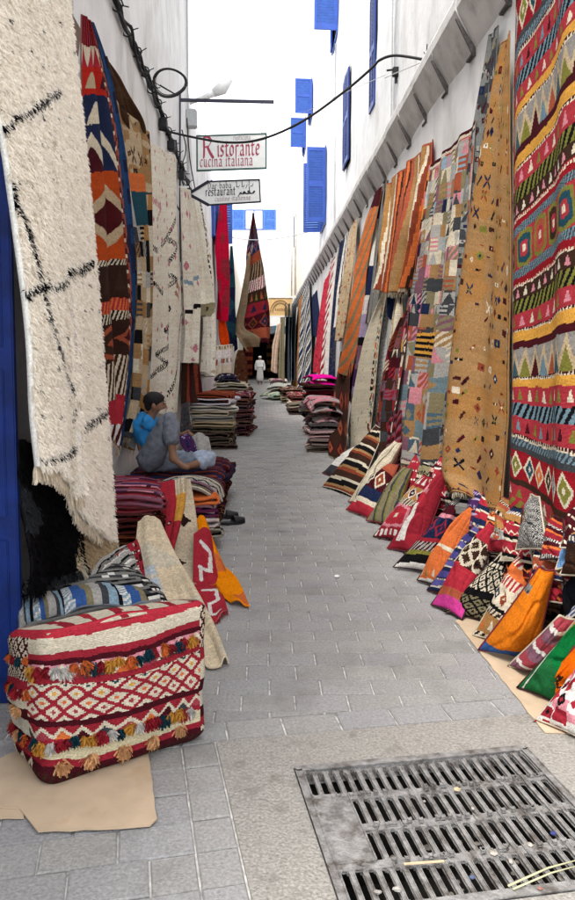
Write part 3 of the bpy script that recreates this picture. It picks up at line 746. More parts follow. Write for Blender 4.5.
# lettering: a broad pen drawn along strokes
GLY = {
 'R': (.80, [[(.14, 0), (.16, .5), (.14, 1)], [(.14, .98), (.42, 1.0), (.6, .8), (.45, .56), (.16, .5)], [(.36, .52), (.52, .24), (.72, -.02)]]),
 'r': (.40, [[(.12, .6), (.12, 0)], [(.12, .42), (.22, .58), (.36, .54)]]),
 'i': (.24, [[(.06, .52), (.12, .6), (.12, .04), (.2, 0)], [(.12, .76), (.13, .82)]]),
 's': (.40, [[(.34, .52), (.2, .6), (.08, .5), (.12, .36), (.3, .24), (.3, .08), (.16, 0), (.04, .06)]]),
 't': (.36, [[(.15, .82), (.13, .1), (.22, 0), (.32, .05)], [(.02, .56), (.32, .58)]]),
 'o': (.46, [[(.22, .6), (.08, .46), (.08, .14), (.22, 0), (.38, .14), (.38, .46), (.22, .6)]]),
 'a': (.46, [[(.08, .52), (.22, .6), (.34, .5), (.34, .04), (.42, 0)], [(.34, .36), (.12, .26), (.08, .1), (.2, 0), (.34, .12)]]),
 'n': (.50, [[(.06, .54), (.12, .6), (.12, 0)], [(.12, .48), (.28, .6), (.38, .5), (.38, .04), (.46, 0)]]),
 'e': (.42, [[(.08, .28), (.36, .38), (.34, .54), (.2, .6), (.08, .46), (.08, .14), (.2, 0), (.36, .08)]]),
 'c': (.38, [[(.34, .52), (.2, .6), (.08, .46), (.08, .14), (.2, 0), (.34, .08)]]),
 'u': (.50, [[(.06, .56), (.12, .6), (.12, .12), (.22, 0), (.36, .1)], [(.36, .6), (.36, .04), (.44, 0)]]),
 'l': (.24, [[(.08, .96), (.12, .06), (.2, 0)]]),
 'd': (.46, [[(.36, .96), (.36, .04), (.42, 0)], [(.36, .48), (.2, .6), (.08, .46), (.08, .14), (.2, 0), (.36, .12)]]),
 'D': (.55, [[(.1, .96), (.1, 0)], [(.0, .94), (.3, .96), (.46, .6), (.42, .2), (.24, .0), (.04, .03)]]),
 'b': (.46, [[(.1, .96), (.1, .04)], [(.1, .46), (.26, .6), (.38, .46), (.38, .14), (.24, 0), (.1, .1)]]),
 ' ': (.26, []),
 # Arabic, drawn right-to-left as joined strokes
 'M': (1.75, [[(1.66, .28), (1.56, .40), (1.46, .26), (1.60, .20), (1.40, .16), (1.25, .16)], [(1.25, .16), (1.05, .2), (.95, .42), (1.15, .4), (1.2, .2)], [(1.14, .16), (1.12, .86)], [(1.05, .14), (.8, .16), (.7, .3), (.58, .4), (.5, .28), (.66, .2)], [(.7, .16), (.36, .16), (.3, .32), (.18, .26), (.26, .14), (.12, .12), (.06, -.18)]]),
 'B': (1.9, [[(1.80, .5), (1.76, .2), (1.56, .16)], [(1.44, .9), (1.42, .16)], [(1.26, .42), (1.22, .1), (1.10, -.1)], [(1.0, .4), (.97, .16), (.8, .16), (.78, .9)], [(.9, -.1), (.9, -.05)], [(.56, .4), (.52, .16), (.3, .16), (.28, .9)], [(.46, -.1), (.46, -.05)]])}
def lettering(name, text, org, ex, ez, ny, m, parent, size, nib=.085, ang=40, squeeze=1.0, depth=.003):
    """org = lower left corner, ex / ez unit vectors across and up, ny = towards the reader"""
    org, ex, ez, ny = map(lambda q: np.array(q, float), (org, ex, ez, ny)); mb = MB(); x = 0; bm = mb.bm
    nv = np.array([math.cos(R(ang)), math.sin(R(ang))])*nib
    lift = 0
    for ch in text:
        wd, sts = GLY[ch]
        for s_ in sts:
            for p, q in zip(s_[:-1], s_[1:]):
                p = np.array(p); q = np.array(q); t = (q-p)/(np.linalg.norm(q-p)+1e-6)
                nn = np.array([-t[1], t[0]])*nib*.32; e = t*nib*.12
                lift = (lift+1) % 7
                for quad in ([p-nv, q-nv, q+nv, p+nv], [p-nn-e, q-nn+e, q+nn+e, p+nn-e]):
                    ar = sum(quad[i][0]*quad[(i+1) % 4][1]-quad[(i+1) % 4][0]*quad[i][1] for i in range(4))
                    if abs(ar) < 1e-5: continue
                    lift += .31
                    base = org+ny*(depth+lift*.00012)
                    vs = [bm.verts.new(tuple(base+ex*(x+k[0]*squeeze)*size+ez*k[1]*size)) for k in quad]
                    f = bm.faces.new(vs); r_ = bmesh.ops.extrude_face_region(bm, geom=[f])
                    for v in r_['geom']:
                        if isinstance(v, bmesh.types.BMVert): v.co -= Vector(tuple(ny*depth*.9))
        x += wd*squeeze+.05*squeeze
    return mb.build(name, m, parent)
def width(text, sq): return sum((GLY[c][0]+.05)*sq for c in text)
A0, A1, A2 = sgn(196.5, 171.5), sgn(267, 169), sgn(196.5, 135.5)
rs = empty('restaurant_sign', (A0+A1)/2, 'white rectangular sign reading Ristorante, with a green frame, on the upper bracket', 'sign')
ex = (A1-A0); WS = np.linalg.norm(ex); ex /= WS; ez = np.array([0, 0, 1.]); HS = A2[2]-A0[2]; ny = np.array([ex[1], -ex[0], 0]); ny = ny if ny[1] < 0 else -ny
mb = MB(); mb.obox(A0+ex*WS/2+ez*HS/2, ex*WS, ez*HS, ny*.02, .003); mb.build('board', M_SIGNW, rs)
mb = MB()
for c, a, d in ((A0+ex*WS/2+ez*.012, ex*WS, ez*.026), (A0+ex*WS/2+ez*(HS-.012), ex*WS, ez*.026), (A0+ex*.012+ez*HS/2, ex*.026, ez*(HS-.05)), (A0+ex*(WS-.012)+ez*HS/2, ex*.026, ez*(HS-.05))): mb.obox(c, a, d, ny*.034, .003)
mb.build('frame', M_SIGNG, rs)
F0 = A0+ny*.0105
s1 = .335; lettering('lettering', 'R', F0+ex*.085+ez*.205, ex, ez, ny, M_RED, rs, s1, .075, 40, .8)
s2 = .285; sq = (WS-.085-.30-.06)/(width('istorante', 1)*s2); lettering('lettering', 'istorante', F0+ex*.335+ez*.225, ex, ez, ny, M_RED, rs, s2, .075, 45, sq)
s3 = .20; tx = 'cucina italiana'; sq = (WS-.12-.16)/(width(tx, 1)*s3); lettering('lettering', tx, F0+ex*.055+ez*.065, ex, ez, ny, M_RED, rs, s3, .06, 42, sq)
s4 = .085; lettering('lettering', 'rusticana', F0+ex*.60+ez*.475, ex, ez, ny, M_FADE, rs, s4, .07, 42, .8)
ar = empty('arrow_sign', sgn(225, 192), 'white arrow-shaped sign pointing left, lettered restaurant in black and in Arabic script', 'sign')
P5 = [sgn(188.5, 194), sgn(208.5, 205), sgn(260.5, 201.8), sgn(259.5, 179.5), sgn(208.5, 181.5)]
mb = MB(); mb.prism([p for p in P5], (0, .022, 0)); mb.build('board', M_SIGNW, ar)
mb = MB()
for i in range(5):
    p, q = P5[i], P5[(i+1) % 5]; wdt = .045 if i in (0, 4) else .022
    t = (q-p)/np.linalg.norm(q-p); nn = np.cross(t, [0, 1, 0]); mb.obox((p+q)/2+np.array([0, .004, 0]), (q-p)+t*.012, nn*wdt, (0, .034+.001*i, 0), .002)
mb.build('border', M_INK, ar)
L0 = sgn(204, 193.5); L1 = sgn(258.5, 190.8); exx = (L1-L0)/np.linalg.norm(L1-L0); Ww = np.linalg.norm(L1-L0); nyy = np.array([0, -1., 0]); F5 = L0+nyy*.0005
lettering('lettering', 'restaurant', F5+exx*.02-ez*.045, exx, ez, nyy, M_INK, ar, .155, .075, 35, .56*Ww/(width('restaurant', 1)*.155))
lettering('lettering', 'M', F5+exx*Ww*.62-ez*.06, exx, ez, nyy, M_INK, ar, .155, .07, 60, .34*Ww/(1.8*.155))
lettering('lettering', 'Dar baba', F5+exx*Ww*.07+ez*.068, exx, ez, nyy, M_INK, ar, .105, .055, 35, .44*Ww/(width('Dar baba', 1)*.105))
lettering('lettering', 'B', F5+exx*Ww*.54+ez*.062, exx, ez, nyy, M_INK, ar, .115, .06, 60, .38*Ww/(1.9*.115))
lettering('lettering', 'cuisine italienne', F5+exx*Ww*.20-ez*.135, exx, ez, nyy, M_FADE, ar, .085, .06, 40, .66*Ww/(width('cuisine italienne', 1)*.085))

# ochre board far down the alley
yb = empty('ochre_sign', PY(280, 317, 32), 'faded ochre board with an arch motif hanging over the far end of the alley', 'sign')
p0 = PY(268.5, 316, 32); p1 = PY(292, 297.5, 32); wy, hy = p1[0]-p0[0], p1[2]-p0[2]
mb = MB(); mb.box(p0, (p1[0], 32.05, p1[2]), .01); mb.build('board', M_YBOARD, yb)
mb = MB()
for r_ in (.42, .33):
    pts = [(p0[0]+wy*.5+wy*r_*math.cos(a), 31.985, p0[2]+hy*.22+hy*(r_*1.5)*math.sin(a)) for a in np.linspace(0, math.pi, 18)]; mb.tube(pts, .018, 5)
for i in range(5): mb.box((p0[0]+wy*(.28+.09*i), 31.985, p0[2]+hy*.3), (p0[0]+wy*(.33+.09*i), 32.0, p0[2]+hy*.42))
mb.build('arch_motif', M_YDARK, yb)
mb = MB(); mb.box((p0[0]-.03, 31.97, p1[2]-.02), (p1[0]+.03, 32.08, p1[2]+.06)); mb.box((p0[0]-.03, 31.97, p0[2]-.05), (p1[0]+.03, 32.08, p0[2]+.01)); mb.box((p1[0], 31.98, p1[2]-.02), (RW, 32.04, p1[2]+.04)); mb.build('rail', M_SIGNW, yb)

# cables
def curve3(pts, n=8):
    A = np.array(pts)[:, None, :]; t = np.linspace(0, len(A)-1, n*(len(A)-1)+1); return catmull(A, t)[:, 0]
cb = empty('cable_bundle', (LW+.05, 8, 4.75), 'black knotted cable bundle running along the left white wall', 'cable')
for k in range(5):
    pts = []
    for i in range(34):
        yy = 4.8+i*.245; pts.append((LW+.045+rng.uniform(-.015, .03), yy, 4.76+.03*math.sin(i*1.3+k)+rng.uniform(-.03, .03)+(.0 if yy < 9 else -.04*(yy-9))))
    mb = MB(); mb.tube(curve3(pts, 3), .013+.004*rng.random(), 5); mb.build('cable', M_BLACK, cb, True)
for i in range(16):
    yy = 5+i*.48; mb = MB(); zc = 4.76-(0 if yy < 9 else .04*(yy-9))
    mb.tube([(LW+.05+.055*math.cos(a), yy+rng.uniform(-.01, .01), zc+.06*math.sin(a)) for a in np.linspace(0, 2*math.pi, 9)[:-1]], .009, 5, True)
    mb.tube([(LW+.08, yy, zc), (LW+.16, yy-.02, zc+rng.uniform(-.06, .06))], .006, 4); mb.build('cable_tie', M_BLACK, cb)
for (yy, dz) in ((9.2, -.16), (10.0, -.2), (11.2, -.3)):
    mb = MB(); mb.box((LW+.02, yy-.06, 4.72+dz), (LW+.12, yy+.07, 4.86+dz), .012); mb.build('junction_box', M_BLACK, cb)
coil = empty('cable_coil', PY(170, 84, 8.3), 'loose black cable coil sticking out beside the left wall', 'cable')
c0 = PY(170, 83, 8.3)
mb = MB()
for k in range(3): mb.tube([c0+np.array([(.20-.012*k)*math.cos(a), .03*math.sin(a*2)+.015*k, (.165-.01*k)*math.sin(a)+.01*k]) for a in np.linspace(0, 2*math.pi, 30)[:-1]], .011-.003*k, 5, True)
mb.build('loop', M_BLACK, coil, True)
mb = MB(); mb.tube(curve3([c0+np.array([-.22, 0, .03]), c0+np.array([-.06, .02, -.06]), c0+np.array([.1, 0, -.15]), c0+np.array([-.12, 0, -.02])], 6), .005, 4); mb.build('tail', M_BLACK, coil, True)
Ys = [9.3, 10.9, 10.2, 9.5, 9.0, 8.6, 8.2, 7.9, 7.7, 7.45]
px_ = [(150, 127), (192, 137), (228, 142.5), (262, 139), (303, 121), (345, 91), (372, 68), (380, 60), (396, 55.5), (426, 60)]
mb = MB(); mb.tube(curve3([PY(a, c, y_) for (a, c), y_ in zip(px_, np.linspace(9.3, 7.5, 10))], 6), .015, 6)
a = PY(426, 58, 7.5)
for k in range(7): mb.tube([a, a+np.array([rng.uniform(-.02, .12), rng.uniform(-.08, .08), rng.uniform(-.1, .13)])], .006, 4)
mb.tube([PY(427, 58, 7.5), PY(434, 55, 7.35)], .02, 5)
tag(mb.build('overhead_cable', M_BLACK, smooth=True), 'thick black cable sagging across the alley in front of the Ristorante sign', 'cable')
mb = MB(); mb.tube(curve3([PY(212, 231, 21), PY(235, 238, 21.3), PY(262, 240, 21.6), PY(292, 236, 22), PY(322, 228, 22)], 5), .014, 5)
tag(mb.build('overhead_wire', M_GREYP, smooth=True), 'thin grey wire across the alley above the hanging kilims', 'wire')
mb = MB(); mb.tube([PY(385, 78, 8.6), PY(396, 73, 8.3), PY(427, 60, 7.5)], .006, 4); mb.tube([PY(300, 115, 9.4), PY(335, 97, 9), PY(385, 75, 8.6)], .004, 4)
tag(mb.build('overhead_wire', M_GREYP, smooth=True), 'thin grey wire running beside the thick sagging cable to the right wall', 'wire')
cl = empty('wall_clamp', PX(396, 72, UPX), 'black cable clamp on the right wall above the cornice', 'clamp')
p = PX(396, 72, UPX-.04); mb = MB(); mb.box(p+np.array([-.05, -.04, -.06]), p+np.array([.05, .04, .06]), .01); mb.build('block', M_BLACK, cl)
mb = MB(); mb.tube([p+np.array([-.13, 0, .02]), p+np.array([.04, 0, .04])], .014, 6); mb.tube([p+np.array([0, 0, -.04]), p+np.array([0, .0, -.15])], .02, 6); mb.build('arm', M_BLACK, cl)
# lamp on the left house
lm = empty('street_lamp', PY(196, 100, 12.6), 'white tapered street lamp reaching out from the left wall above the signs', 'lamp')
mb = MB(); mb.tube([PY(190, 103, 12.6), PY(205, 97, 12.5), PY(216, 92, 12.5)], [.03, .05, .07], 10); mb.build('arm', M_SIGNW, lm, True)
mb = MB(); mb.tube([PY(214, 93, 12.5), PY(222, 88, 12.5), PY(231, 79, 12.5)], [.075, .12, .05], 12); mb.build('head', M_SIGNW, lm, True)
mb = MB(); mb.box(PY(186, 128, 12.7)+np.array([0, -.08, 0]), PY(197, 110, 12.7)+np.array([0, .08, 0]), .02)
tag(mb.build('meter_box', M_GREYP), 'grey electric box on the left wall under the lamp', 'box')
for k, pts in enumerate(([(182, 130), (186, 150), (181, 176), (192, 205)], [(176, 140), (178, 168), (172, 190), (181, 214)], [(187, 118), (190, 160), (197, 198)])):
    mb = MB(); mb.tube(curve3([PX(a, c, LW+.05) for a, c in pts], 5), .011, 5); tag(mb.build('wall_wire', M_BLACK, smooth=True), ('black wire dangling from the cable bundle behind the iron post', 'black wire hanging left of the iron post above the pale rugs', 'black wire running down beside the grey electric box')[k], 'wire')

# ================================================================== RUGS HUNG ON THE RIGHT WALL
GR = 'rugs hung along the right wall'
GL = 'rugs hung along the left wall'
mid = (.17, 'mot', .16, 'pink', 'cream', 'olive', 'navy')
half = [(.13, 'mot', 0.108, lin('a2343e'), 'olive', 'cream'), (.05, 'plain', 1, 'brown'), (.22, 'dia', 0.144, lin('8c1a24'), 'cream', lin('6d8794'), 'olive', 'teal', 'orange', 'brown'), (.04, 'plain', 1, 'dgrey'), (.05, 'hatch', 0.036, lin('6d8794'), 'dgrey'),
  (.03, 'teeth', 0.025, 'maroon', 'cream'), (.12, 'mot', 0.094, lin('a2343e'), 'maroon', 'olive', lin('6d8794')), (.09, 'hatch', 0.065, lin('6d8794'), 'black'), (.11, 'mot', 0.101, lin('a2343e'), 'olive', 'cream'), (.05, 'plain', 1, 'yellow'), (.02, 'teeth', 0.029, 'maroon', 'cream'),
  (.20, 'zig', 0.122, lin('8d8a86'), 'sand', ['brick', lin('3c5a62'), 'olive', 'maroon', lin('6d8794')]), (.05, 'plain', 1, 'maroon'), (.07, 'plain', 1, 'yellow'), (.02, 'teeth', 0.029, 'maroon', 'cream'), (.12, 'mot', 0.108, lin('a2343e'), 'cream', 'olive', 'lpink'), (.10, 'hatch', 0.058, 'olive', 'black'),
  (.10, 'mot', 0.086, 'brown', 'lpink', 'cream'), (.03, 'teeth', 0.022, lin('8c1a24'), 'cream'), (.04, 'plain', 1, lin('8c1a24')), (.06, 'hatch', 0.022, lin('6d8794'), 'dgrey')]
med = (.26, 'med', 0.194, lin('a2343e'), 'olive', 'brown', 'teal', 'brick')
big = [(.30, 'mot', 0.079, lin('a2343e'), 'olive', lin('6d8794')), (.1, 'hatch', 0.058, 'olive', lin('8c1a24')), (.16, 'mot', 0.086, lin('8c1a24'), 'cream', 'teal'), (.05, 'plain', 1, 'brown'), (.12, 'hatch', 0.050, lin('6d8794'), 'dgrey')]+half+[med]+half[::-1]+[(.12, 'hatch', 0.072, 'olive', lin('8c1a24')), (.1, 'plain', 1, 'crimson'), (.05, 'teeth', 0.043, 'brown', 'cream')]
def edged(p, cols=('cream', 'pink', 'maroon'), wd=.018):
    return bordered(p, cols[::-1], wd)
big = [(.30, 'mot', .09, lin('a2343e'), 'olive', 'lblue'), (.08, 'hatch', .06, 'olive', 'red')]+half[::-1][:9]+[(.10, 'mot', .10, lin('8c1a24'), 'cream', 'teal')]
big = [(a[0]*.8,)+a[1:] for a in big+half+[med]+half[::-1]]+[(.10, 'hatch', .08, 'olive', 'red'), (.10, 'plain', 1, 'crimson'), (.05, 'teeth', .06, 'brown', 'cream')]
o, P, w, h = rug('kilim', 'large banded pink, yellow and grey-blue kilim at the near right, hanging beside the tan rug', 'rug',
  [[(512.5, -160, 1.66), (720, -680, 1.66)], [(512, 120, 1.65), (720, -200, 1.65)], [(510, 340, 1.63), (720, 240, 1.63)], [(507, 508, 1.61), (720, 752, 1.61)]],
  edged(bands(big)), res=.0085, folds=(3.5, .016), group=GR, cap=(280, 620), fringe=.05)
tanc = scatter('tan', ['maroon', 'brown', 'black', 'rust', 'olive', 'maroon', 'navy', 'cream'], .105, .036, 8, 'ochre', .7)
rug('tan_rug', 'tan rug with scattered small dark motifs, pinched at its top, beside the big banded kilim', 'rug',
  [[(503, 46, 1.70), (511, 30, 1.68)], [(488, 110, 1.66), (511.5, 110, 1.67)], [(471, 205, 1.60), (512, 220, 1.66)], [(456, 310, 1.53), (511.5, 330, 1.66)], [(444, 410, 1.46), (511, 430, 1.64)], [(441, 470, 1.42), (509, 495, 1.62)], [(452, 497, 1.42), (507, 509, 1.60)]],
  edged(tanc, ('tan', 'maroon'), .012), res=.0085, folds=(1.2, .03), group=GR, cap=(170, 480))
rug('grey_rug', 'narrow grey-olive rug edge speckled with motifs, hanging just left of the tan rug', 'rug',
  [[(490, 35, 1.74), (500, 25, 1.72)], [(478, 120, 1.71), (494, 120, 1.69)], [(464, 210, 1.66), (484, 210, 1.66)], [(455, 330, 1.58), (470, 330, 1.6)], [(442, 440, 1.52), (458, 440, 1.55)]],
  scatter(lin('7d7f7c'), ['dgrey', 'khaki', 'navy', 'lgrey', 'maroon'], .10, .05, 4, 'dgrey'), group=GR, folds=(1, .02))
pastel = patch(['lgrey', 'lblue', 'cream', 'lpink', 'tan', 'navy', 'brick', 'khaki', 'dgrey', 'mauve', 'lgrey', 'cream'], .17, .12, 5, .6)
lower = patch(['brick', 'dgrey', 'tan', 'lpink', lin('4a6070'), 'lgrey', 'khaki', 'cream', lin('6b7f86'), 'mauve', 'tan', 'lgrey'], .24, .15, 9, .65)
rug('patchwork_rug', 'pastel patchwork rug of grey, pink and ochre blocks with a dark red top edge', 'rug',
  [[(431, 166, 1.70), (478, 120, 1.70)], [(423, 215, 1.67), (474, 190, 1.69)], [(410, 300, 1.62), (467, 300, 1.66)], [(400, 380, 1.57), (455, 390, 1.62)], [(393, 458, 1.53), (447, 476, 1.58)]],
  over(pastel, (0, 0, 1, .018, plain('maroon')), (0, .018, 1, .03, plain('cream')), (0, .5, 1, .97, lower), (0, 0, .035, 1, stripes((1, 'lpink'), (1, 'yellow'), (1, 'maroon'), rep=9)), (.30, .56, .62, .64, stripes((1, 'yellow'), (1, 'black'), rep=4))),
  group=GR, folds=(3, .035), res=.010, cap=(190, 340))
rug('ikat_rug', 'crumpled orange-brown streaked rug hanging high on the right wall, folded, with a red edge', 'rug',
  [[(388, 184, 1.68), (410, 162, 1.70), (433, 139, 1.71)], [(387, 225, 1.62), (408, 210, 1.60), (428, 190, 1.68)], [(384, 262, 1.56), (402, 256, 1.56), (420, 240, 1.64)], [(381, 289, 1.52), (397, 289, 1.52), (412, 284, 1.60)]],
  over(bands([(.035, 'plain', 1, 'tan'), (.03, 'plain', 1, 'ochre'), (.02, 'plain', 1, 'cream'), (.03, 'plain', 1, 'rust'), (.025, 'plain', 1, 'orange'), (.015, 'plain', 1, 'brown'), (.03, 'plain', 1, 'brick')], rep=5, axis='u', skew=.12), (.93, 0, 1, 1, plain('crimson')), (0, 0, 1, .03, plain('brick'))),
  group=GR, folds=(3.5, .05), res=.011)
rug('white_strip_rug', 'narrow white woven strip with faint blue knots hanging under the orange-brown rug', 'rug',
  [[(383, 289, 1.60), (392, 287, 1.62)], [(379, 335, 1.56), (388, 330, 1.6)], [(375, 385, 1.52), (384, 380, 1.56)], [(372, 425, 1.50), (381, 422, 1.53)]],
  lines('white', [], dots=(.05, .018, 'lblue')), group=GR, folds=(1, .02))
rug('dotted_cream_rug', 'cream rug with green leaves and a column of black and red tufts', 'rug',
  [[(383, 292, 1.54), (389, 290, 1.58)], [(366, 330, 1.50), (384, 326, 1.55)], [(354, 380, 1.44), (380, 380, 1.50)], [(347, 425, 1.40), (377, 425, 1.46)], [(349, 449, 1.38), (374, 456, 1.43)]],
  over(scatter('cream', ['green', 'olive', 'rust', 'black'], .22, .035, 12, None, .5), (.66, .1, 1, 1, scatter('cream', ['black', 'brick', 'green', 'black', 'navy', 'orange'], .13, .085, 3, None, .95))), group=GR, folds=(1.4, .03), fringe=.06)
rug('navy_cloth', 'navy cloth end peeping out under the crumpled orange-brown rug', 'cloth',
  [[(391, 286, 1.63), (403, 284, 1.65)], [(391, 310, 1.62), (402, 306, 1.64)], [(393, 318, 1.62), (399, 320, 1.63)]], plain('navy'), group=GR)
rug('cream_pleated_rug', 'pleated cream cloth falling in a narrow fan beside the patchwork rug', 'cloth',
  [[(397, 296, 1.62), (402, 294, 1.64)], [(392, 340, 1.58), (400, 338, 1.6)], [(384, 395, 1.53), (397, 392, 1.57)]], stripes((3, 'cream'), (1, 'sand'), rep=4, axis='u'), group=GR, folds=(3, .03))
dk = patch(['maroon', 'brown', 'rust', 'mauve', 'crimson', 'cream', 'dgrey'], .14, .12, 21, .6)
rug('dark_kilim', 'dark red and brown kilim with cream blocks hanging left of the patchwork rug', 'rug',
  [[(402, 318, 1.56), (411, 305, 1.6)], [(390, 350, 1.50), (408, 345, 1.58)], [(381, 395, 1.44), (402, 395, 1.53)], [(377, 428, 1.41), (397, 432, 1.49)], [(379, 452, 1.40), (392, 462, 1.46)]], dk, group=GR, folds=(2, .03))
rug('striped_maroon_rug', 'maroon rug with pink diagonal stripes hanging low beneath the dark kilim', 'rug',
  [[(389, 418, 1.44), (402, 410, 1.49)], [(387, 440, 1.42), (400, 440, 1.47)], [(384, 462, 1.40), (396, 470, 1.44)]], stripes((2, 'maroon'), (1, 'mauve'), (1, 'crimson'), rep=6, skew=.6), group=GR)
rug('brown_striped_rug', 'narrow grey-brown rug hanging to the left of the orange-brown one', 'rug',
  [[(383, 186, 1.72), (388, 180, 1.73)], [(377, 230, 1.66), (387, 225, 1.70)], [(371, 280, 1.61), (381, 280, 1.65)], [(366, 325, 1.56), (376, 325, 1.60)]], stripes((2, 'khaki'), (1, 'brown'), (2, 'grey'), (1, 'dgrey'), rep=2, axis='u'), group=GR)
rug('block_rug', 'long rug of white, purple, navy and lilac blocks hanging behind the diagonal orange rug', 'rug',
  [[(377, 197, 1.68), (385, 188, 1.71)], [(370, 240, 1.62), (379, 236, 1.66)], [(362, 290, 1.55), (374, 288, 1.60)], [(354, 340, 1.50), (367, 338, 1.55)], [(348, 400, 1.46), (358, 400, 1.50)]],
  bands([(.16, 'plain', 1, 'black'), (.12, 'plain', 1, 'purple'), (.45, 'plain', 1, 'white'), (.3, 'plain', 1, 'navy'), (.22, 'mot', .1, 'white', 'lilac'), (.26, 'plain', 1, 'lilac'), (.1, 'plain', 1, 'black'), (.25, 'patch' if False else 'mot', .12, 'mauve', 'lilac', 'navy'), (.2, 'plain', 1, 'purple'), (.2, 'hatch', .1, 'lilac', 'navy')]), group=GR, folds=(1.5, .03))
rug('orange_striped_rug', 'bright orange rug with olive diagonal stripes hanging nearly full height', 'rug',
  [[(374, 196, 1.62), (382, 186, 1.68)], [(363, 225, 1.54), (376, 222, 1.62)], [(353, 270, 1.46), (367, 270, 1.55)], [(346, 320, 1.40), (360, 322, 1.48)], [(337, 372, 1.36), (350, 374, 1.42)]],
  over(stripes((2.2, 'orange'), (1.1, 'khaki'), rep=8, skew=.9), (0, 0, 1, .10, plain('maroon'))), group=GR, folds=(1, .03), res=.016)
rug('rust_argyle_rug', 'dark brown rug with large rust and red diamonds hanging below the diagonal orange rug', 'rug',
  [[(340, 352, 1.43), (352, 350, 1.46)], [(334, 390, 1.34), (349, 390, 1.38)], [(331, 425, 1.22), (347, 428, 1.28)], [(331, 452, 1.13), (345, 460, 1.14)]],
  bands([(.35, 'dia', .4, 'brown', 'brown', 'brick', 'rust'), (.35, 'dia', .4, 'brown', 'maroon', 'rust', 'brick')], rep=2), group=GR, folds=(1, .04))
rug('beige_rug', 'beige embroidered rug hanging left of the diagonal orange rug', 'rug',
  [[(352, 226, 1.70), (358, 217, 1.72)], [(347, 260, 1.60), (355, 258, 1.63)], [(341, 300, 1.52), (350, 300, 1.56)], [(337, 340, 1.46), (345, 340, 1.50)]], lines('sand', [[(.5, 0), (.4, .3), (.6, .6), (.4, 1)]], .012, 'khaki', dots=(.12, .03, 'brick')), group=GR, res=.018)
rug('ivory_rug', 'ivory rug with thin brown lines hanging between the navy strip and the beige rug', 'rug',
  [[(345, 238, 1.72), (352, 228, 1.74)], [(339, 280, 1.62), (347, 276, 1.66)], [(335, 330, 1.54), (342, 328, 1.58)]], stripes((3, 'white'), (.4, 'brown'), rep=3, axis='u'), group=GR, res=.018)
rug('navy_rug', 'narrow navy-blue rug hanging right of the white and red one', 'rug',
  [[(340, 243, 1.68), (345, 238, 1.70)], [(333, 300, 1.56), (339, 300, 1.60)], [(329, 360, 1.47), (335, 360, 1.50)], [(328, 415, 1.42), (334, 415, 1.44)]], plain('navy', 'dgrey'), group=GR, res=.018)
rug('red_barred_white_rug', 'white rug with red bars along one edge, next to the plain pink-red rug', 'rug',
  [[(331, 262, 1.72), (338, 252, 1.74)], [(326, 300, 1.62), (333, 298, 1.65)], [(322, 345, 1.53), (329, 345, 1.56)], [(320, 385, 1.48), (327, 385, 1.50)]], over(plain('white'), (0, 0, .6, 1, stripes((1, 'crimson'), (1, 'white'), rep=14, skew=.5))), group=GR, res=.018)
rug('pink_red_rug', 'plain pink-red rug hanging far down the right wall', 'rug',
  [[(324, 283, 1.66), (331, 270, 1.70)], [(319, 320, 1.56), (327, 318, 1.60)], [(314, 352, 1.50), (324, 352, 1.53)], [(313, 370, 1.47), (321, 374, 1.50)]], plain(lin('c8384c'), 'crimson'), group=GR, res=.02)
rug('small_navy_cloth', 'short navy cloth hanging behind the plain pink-red rug', 'cloth',
  [[(312, 297, 1.74), (317, 290, 1.75)], [(311, 315, 1.72), (319, 313, 1.73)], [(312, 335, 1.7), (317, 338, 1.71)]], plain('navy'), group=GR, res=.03)
rug('black_white_rug', 'black rug with white and grey cross bars hanging far down the right wall', 'rug',
  [[(303, 292, 1.62), (309, 281, 1.66)], [(300, 320, 1.54), (310, 318, 1.60)], [(298, 355, 1.48), (311, 355, 1.55)], [(297, 388, 1.42), (309, 390, 1.48)]],
  bands([(.3, 'plain', 1, 'navy'), (.1, 'plain', 1, 'white'), (.1, 'plain', 1, 'black'), (.1, 'plain', 1, 'grey'), (.25, 'dots', .2, 'black', 'white'), (.12, 'plain', 1, 'white')], rep=5, skew=.3), group=GR, res=.025)
rug('ochre_rug', 'ochre-orange rug hanging left of the black and white barred one', 'rug',
  [[(299, 300, 1.66), (303, 294, 1.68)], [(295, 335, 1.56), (300, 335, 1.60)], [(291, 385, 1.46), (298, 388, 1.50)]], plain('ochre', 'rust'), group=GR, res=.03)
for lb, nm, a, b_, c, d in (('charcoal rug hanging beside the ochre-orange one at the far right', 'charcoal_rug', 292, 297, 'dgrey', 1.50), ('pale blue-grey rug strip hanging in the dark row by the ochre board', 'pale_grey_rug', 289, 293, 'lblue', 1.36), ('dark teal rug strip hanging in the dark row by the ochre board', 'dark_teal_rug', 285, 290, 'teal', 1.22), ('brown-grey rug in the dark row, right below the ochre board', 'brown_grey_rug', 280, 286, 'khaki', 1.05)):
    rug(nm, lb, 'rug', [[(a+1, 306, d), (b_, 303, d+.03)], [(a, 340, d-.03), (b_-1, 340, d)], [(a-1, 378, d-.08), (b_-1, 382, d-.05)]], stripes((2, c), (1, 'dgrey'), rep=2, axis='u'), group=GR, res=.04)
rug('pale_pink_cloth', 'pale beige-pink cloth hanging by the dark passage below the ochre board', 'cloth', [[(277, 325, 36), (282, 322, 36)], [(273, 345, 36), (279, 345, 36)], [(271, 371, 36), (277, 374, 36)]], plain(lin('cdb09c')), mode='Y', group=GR, res=.04)

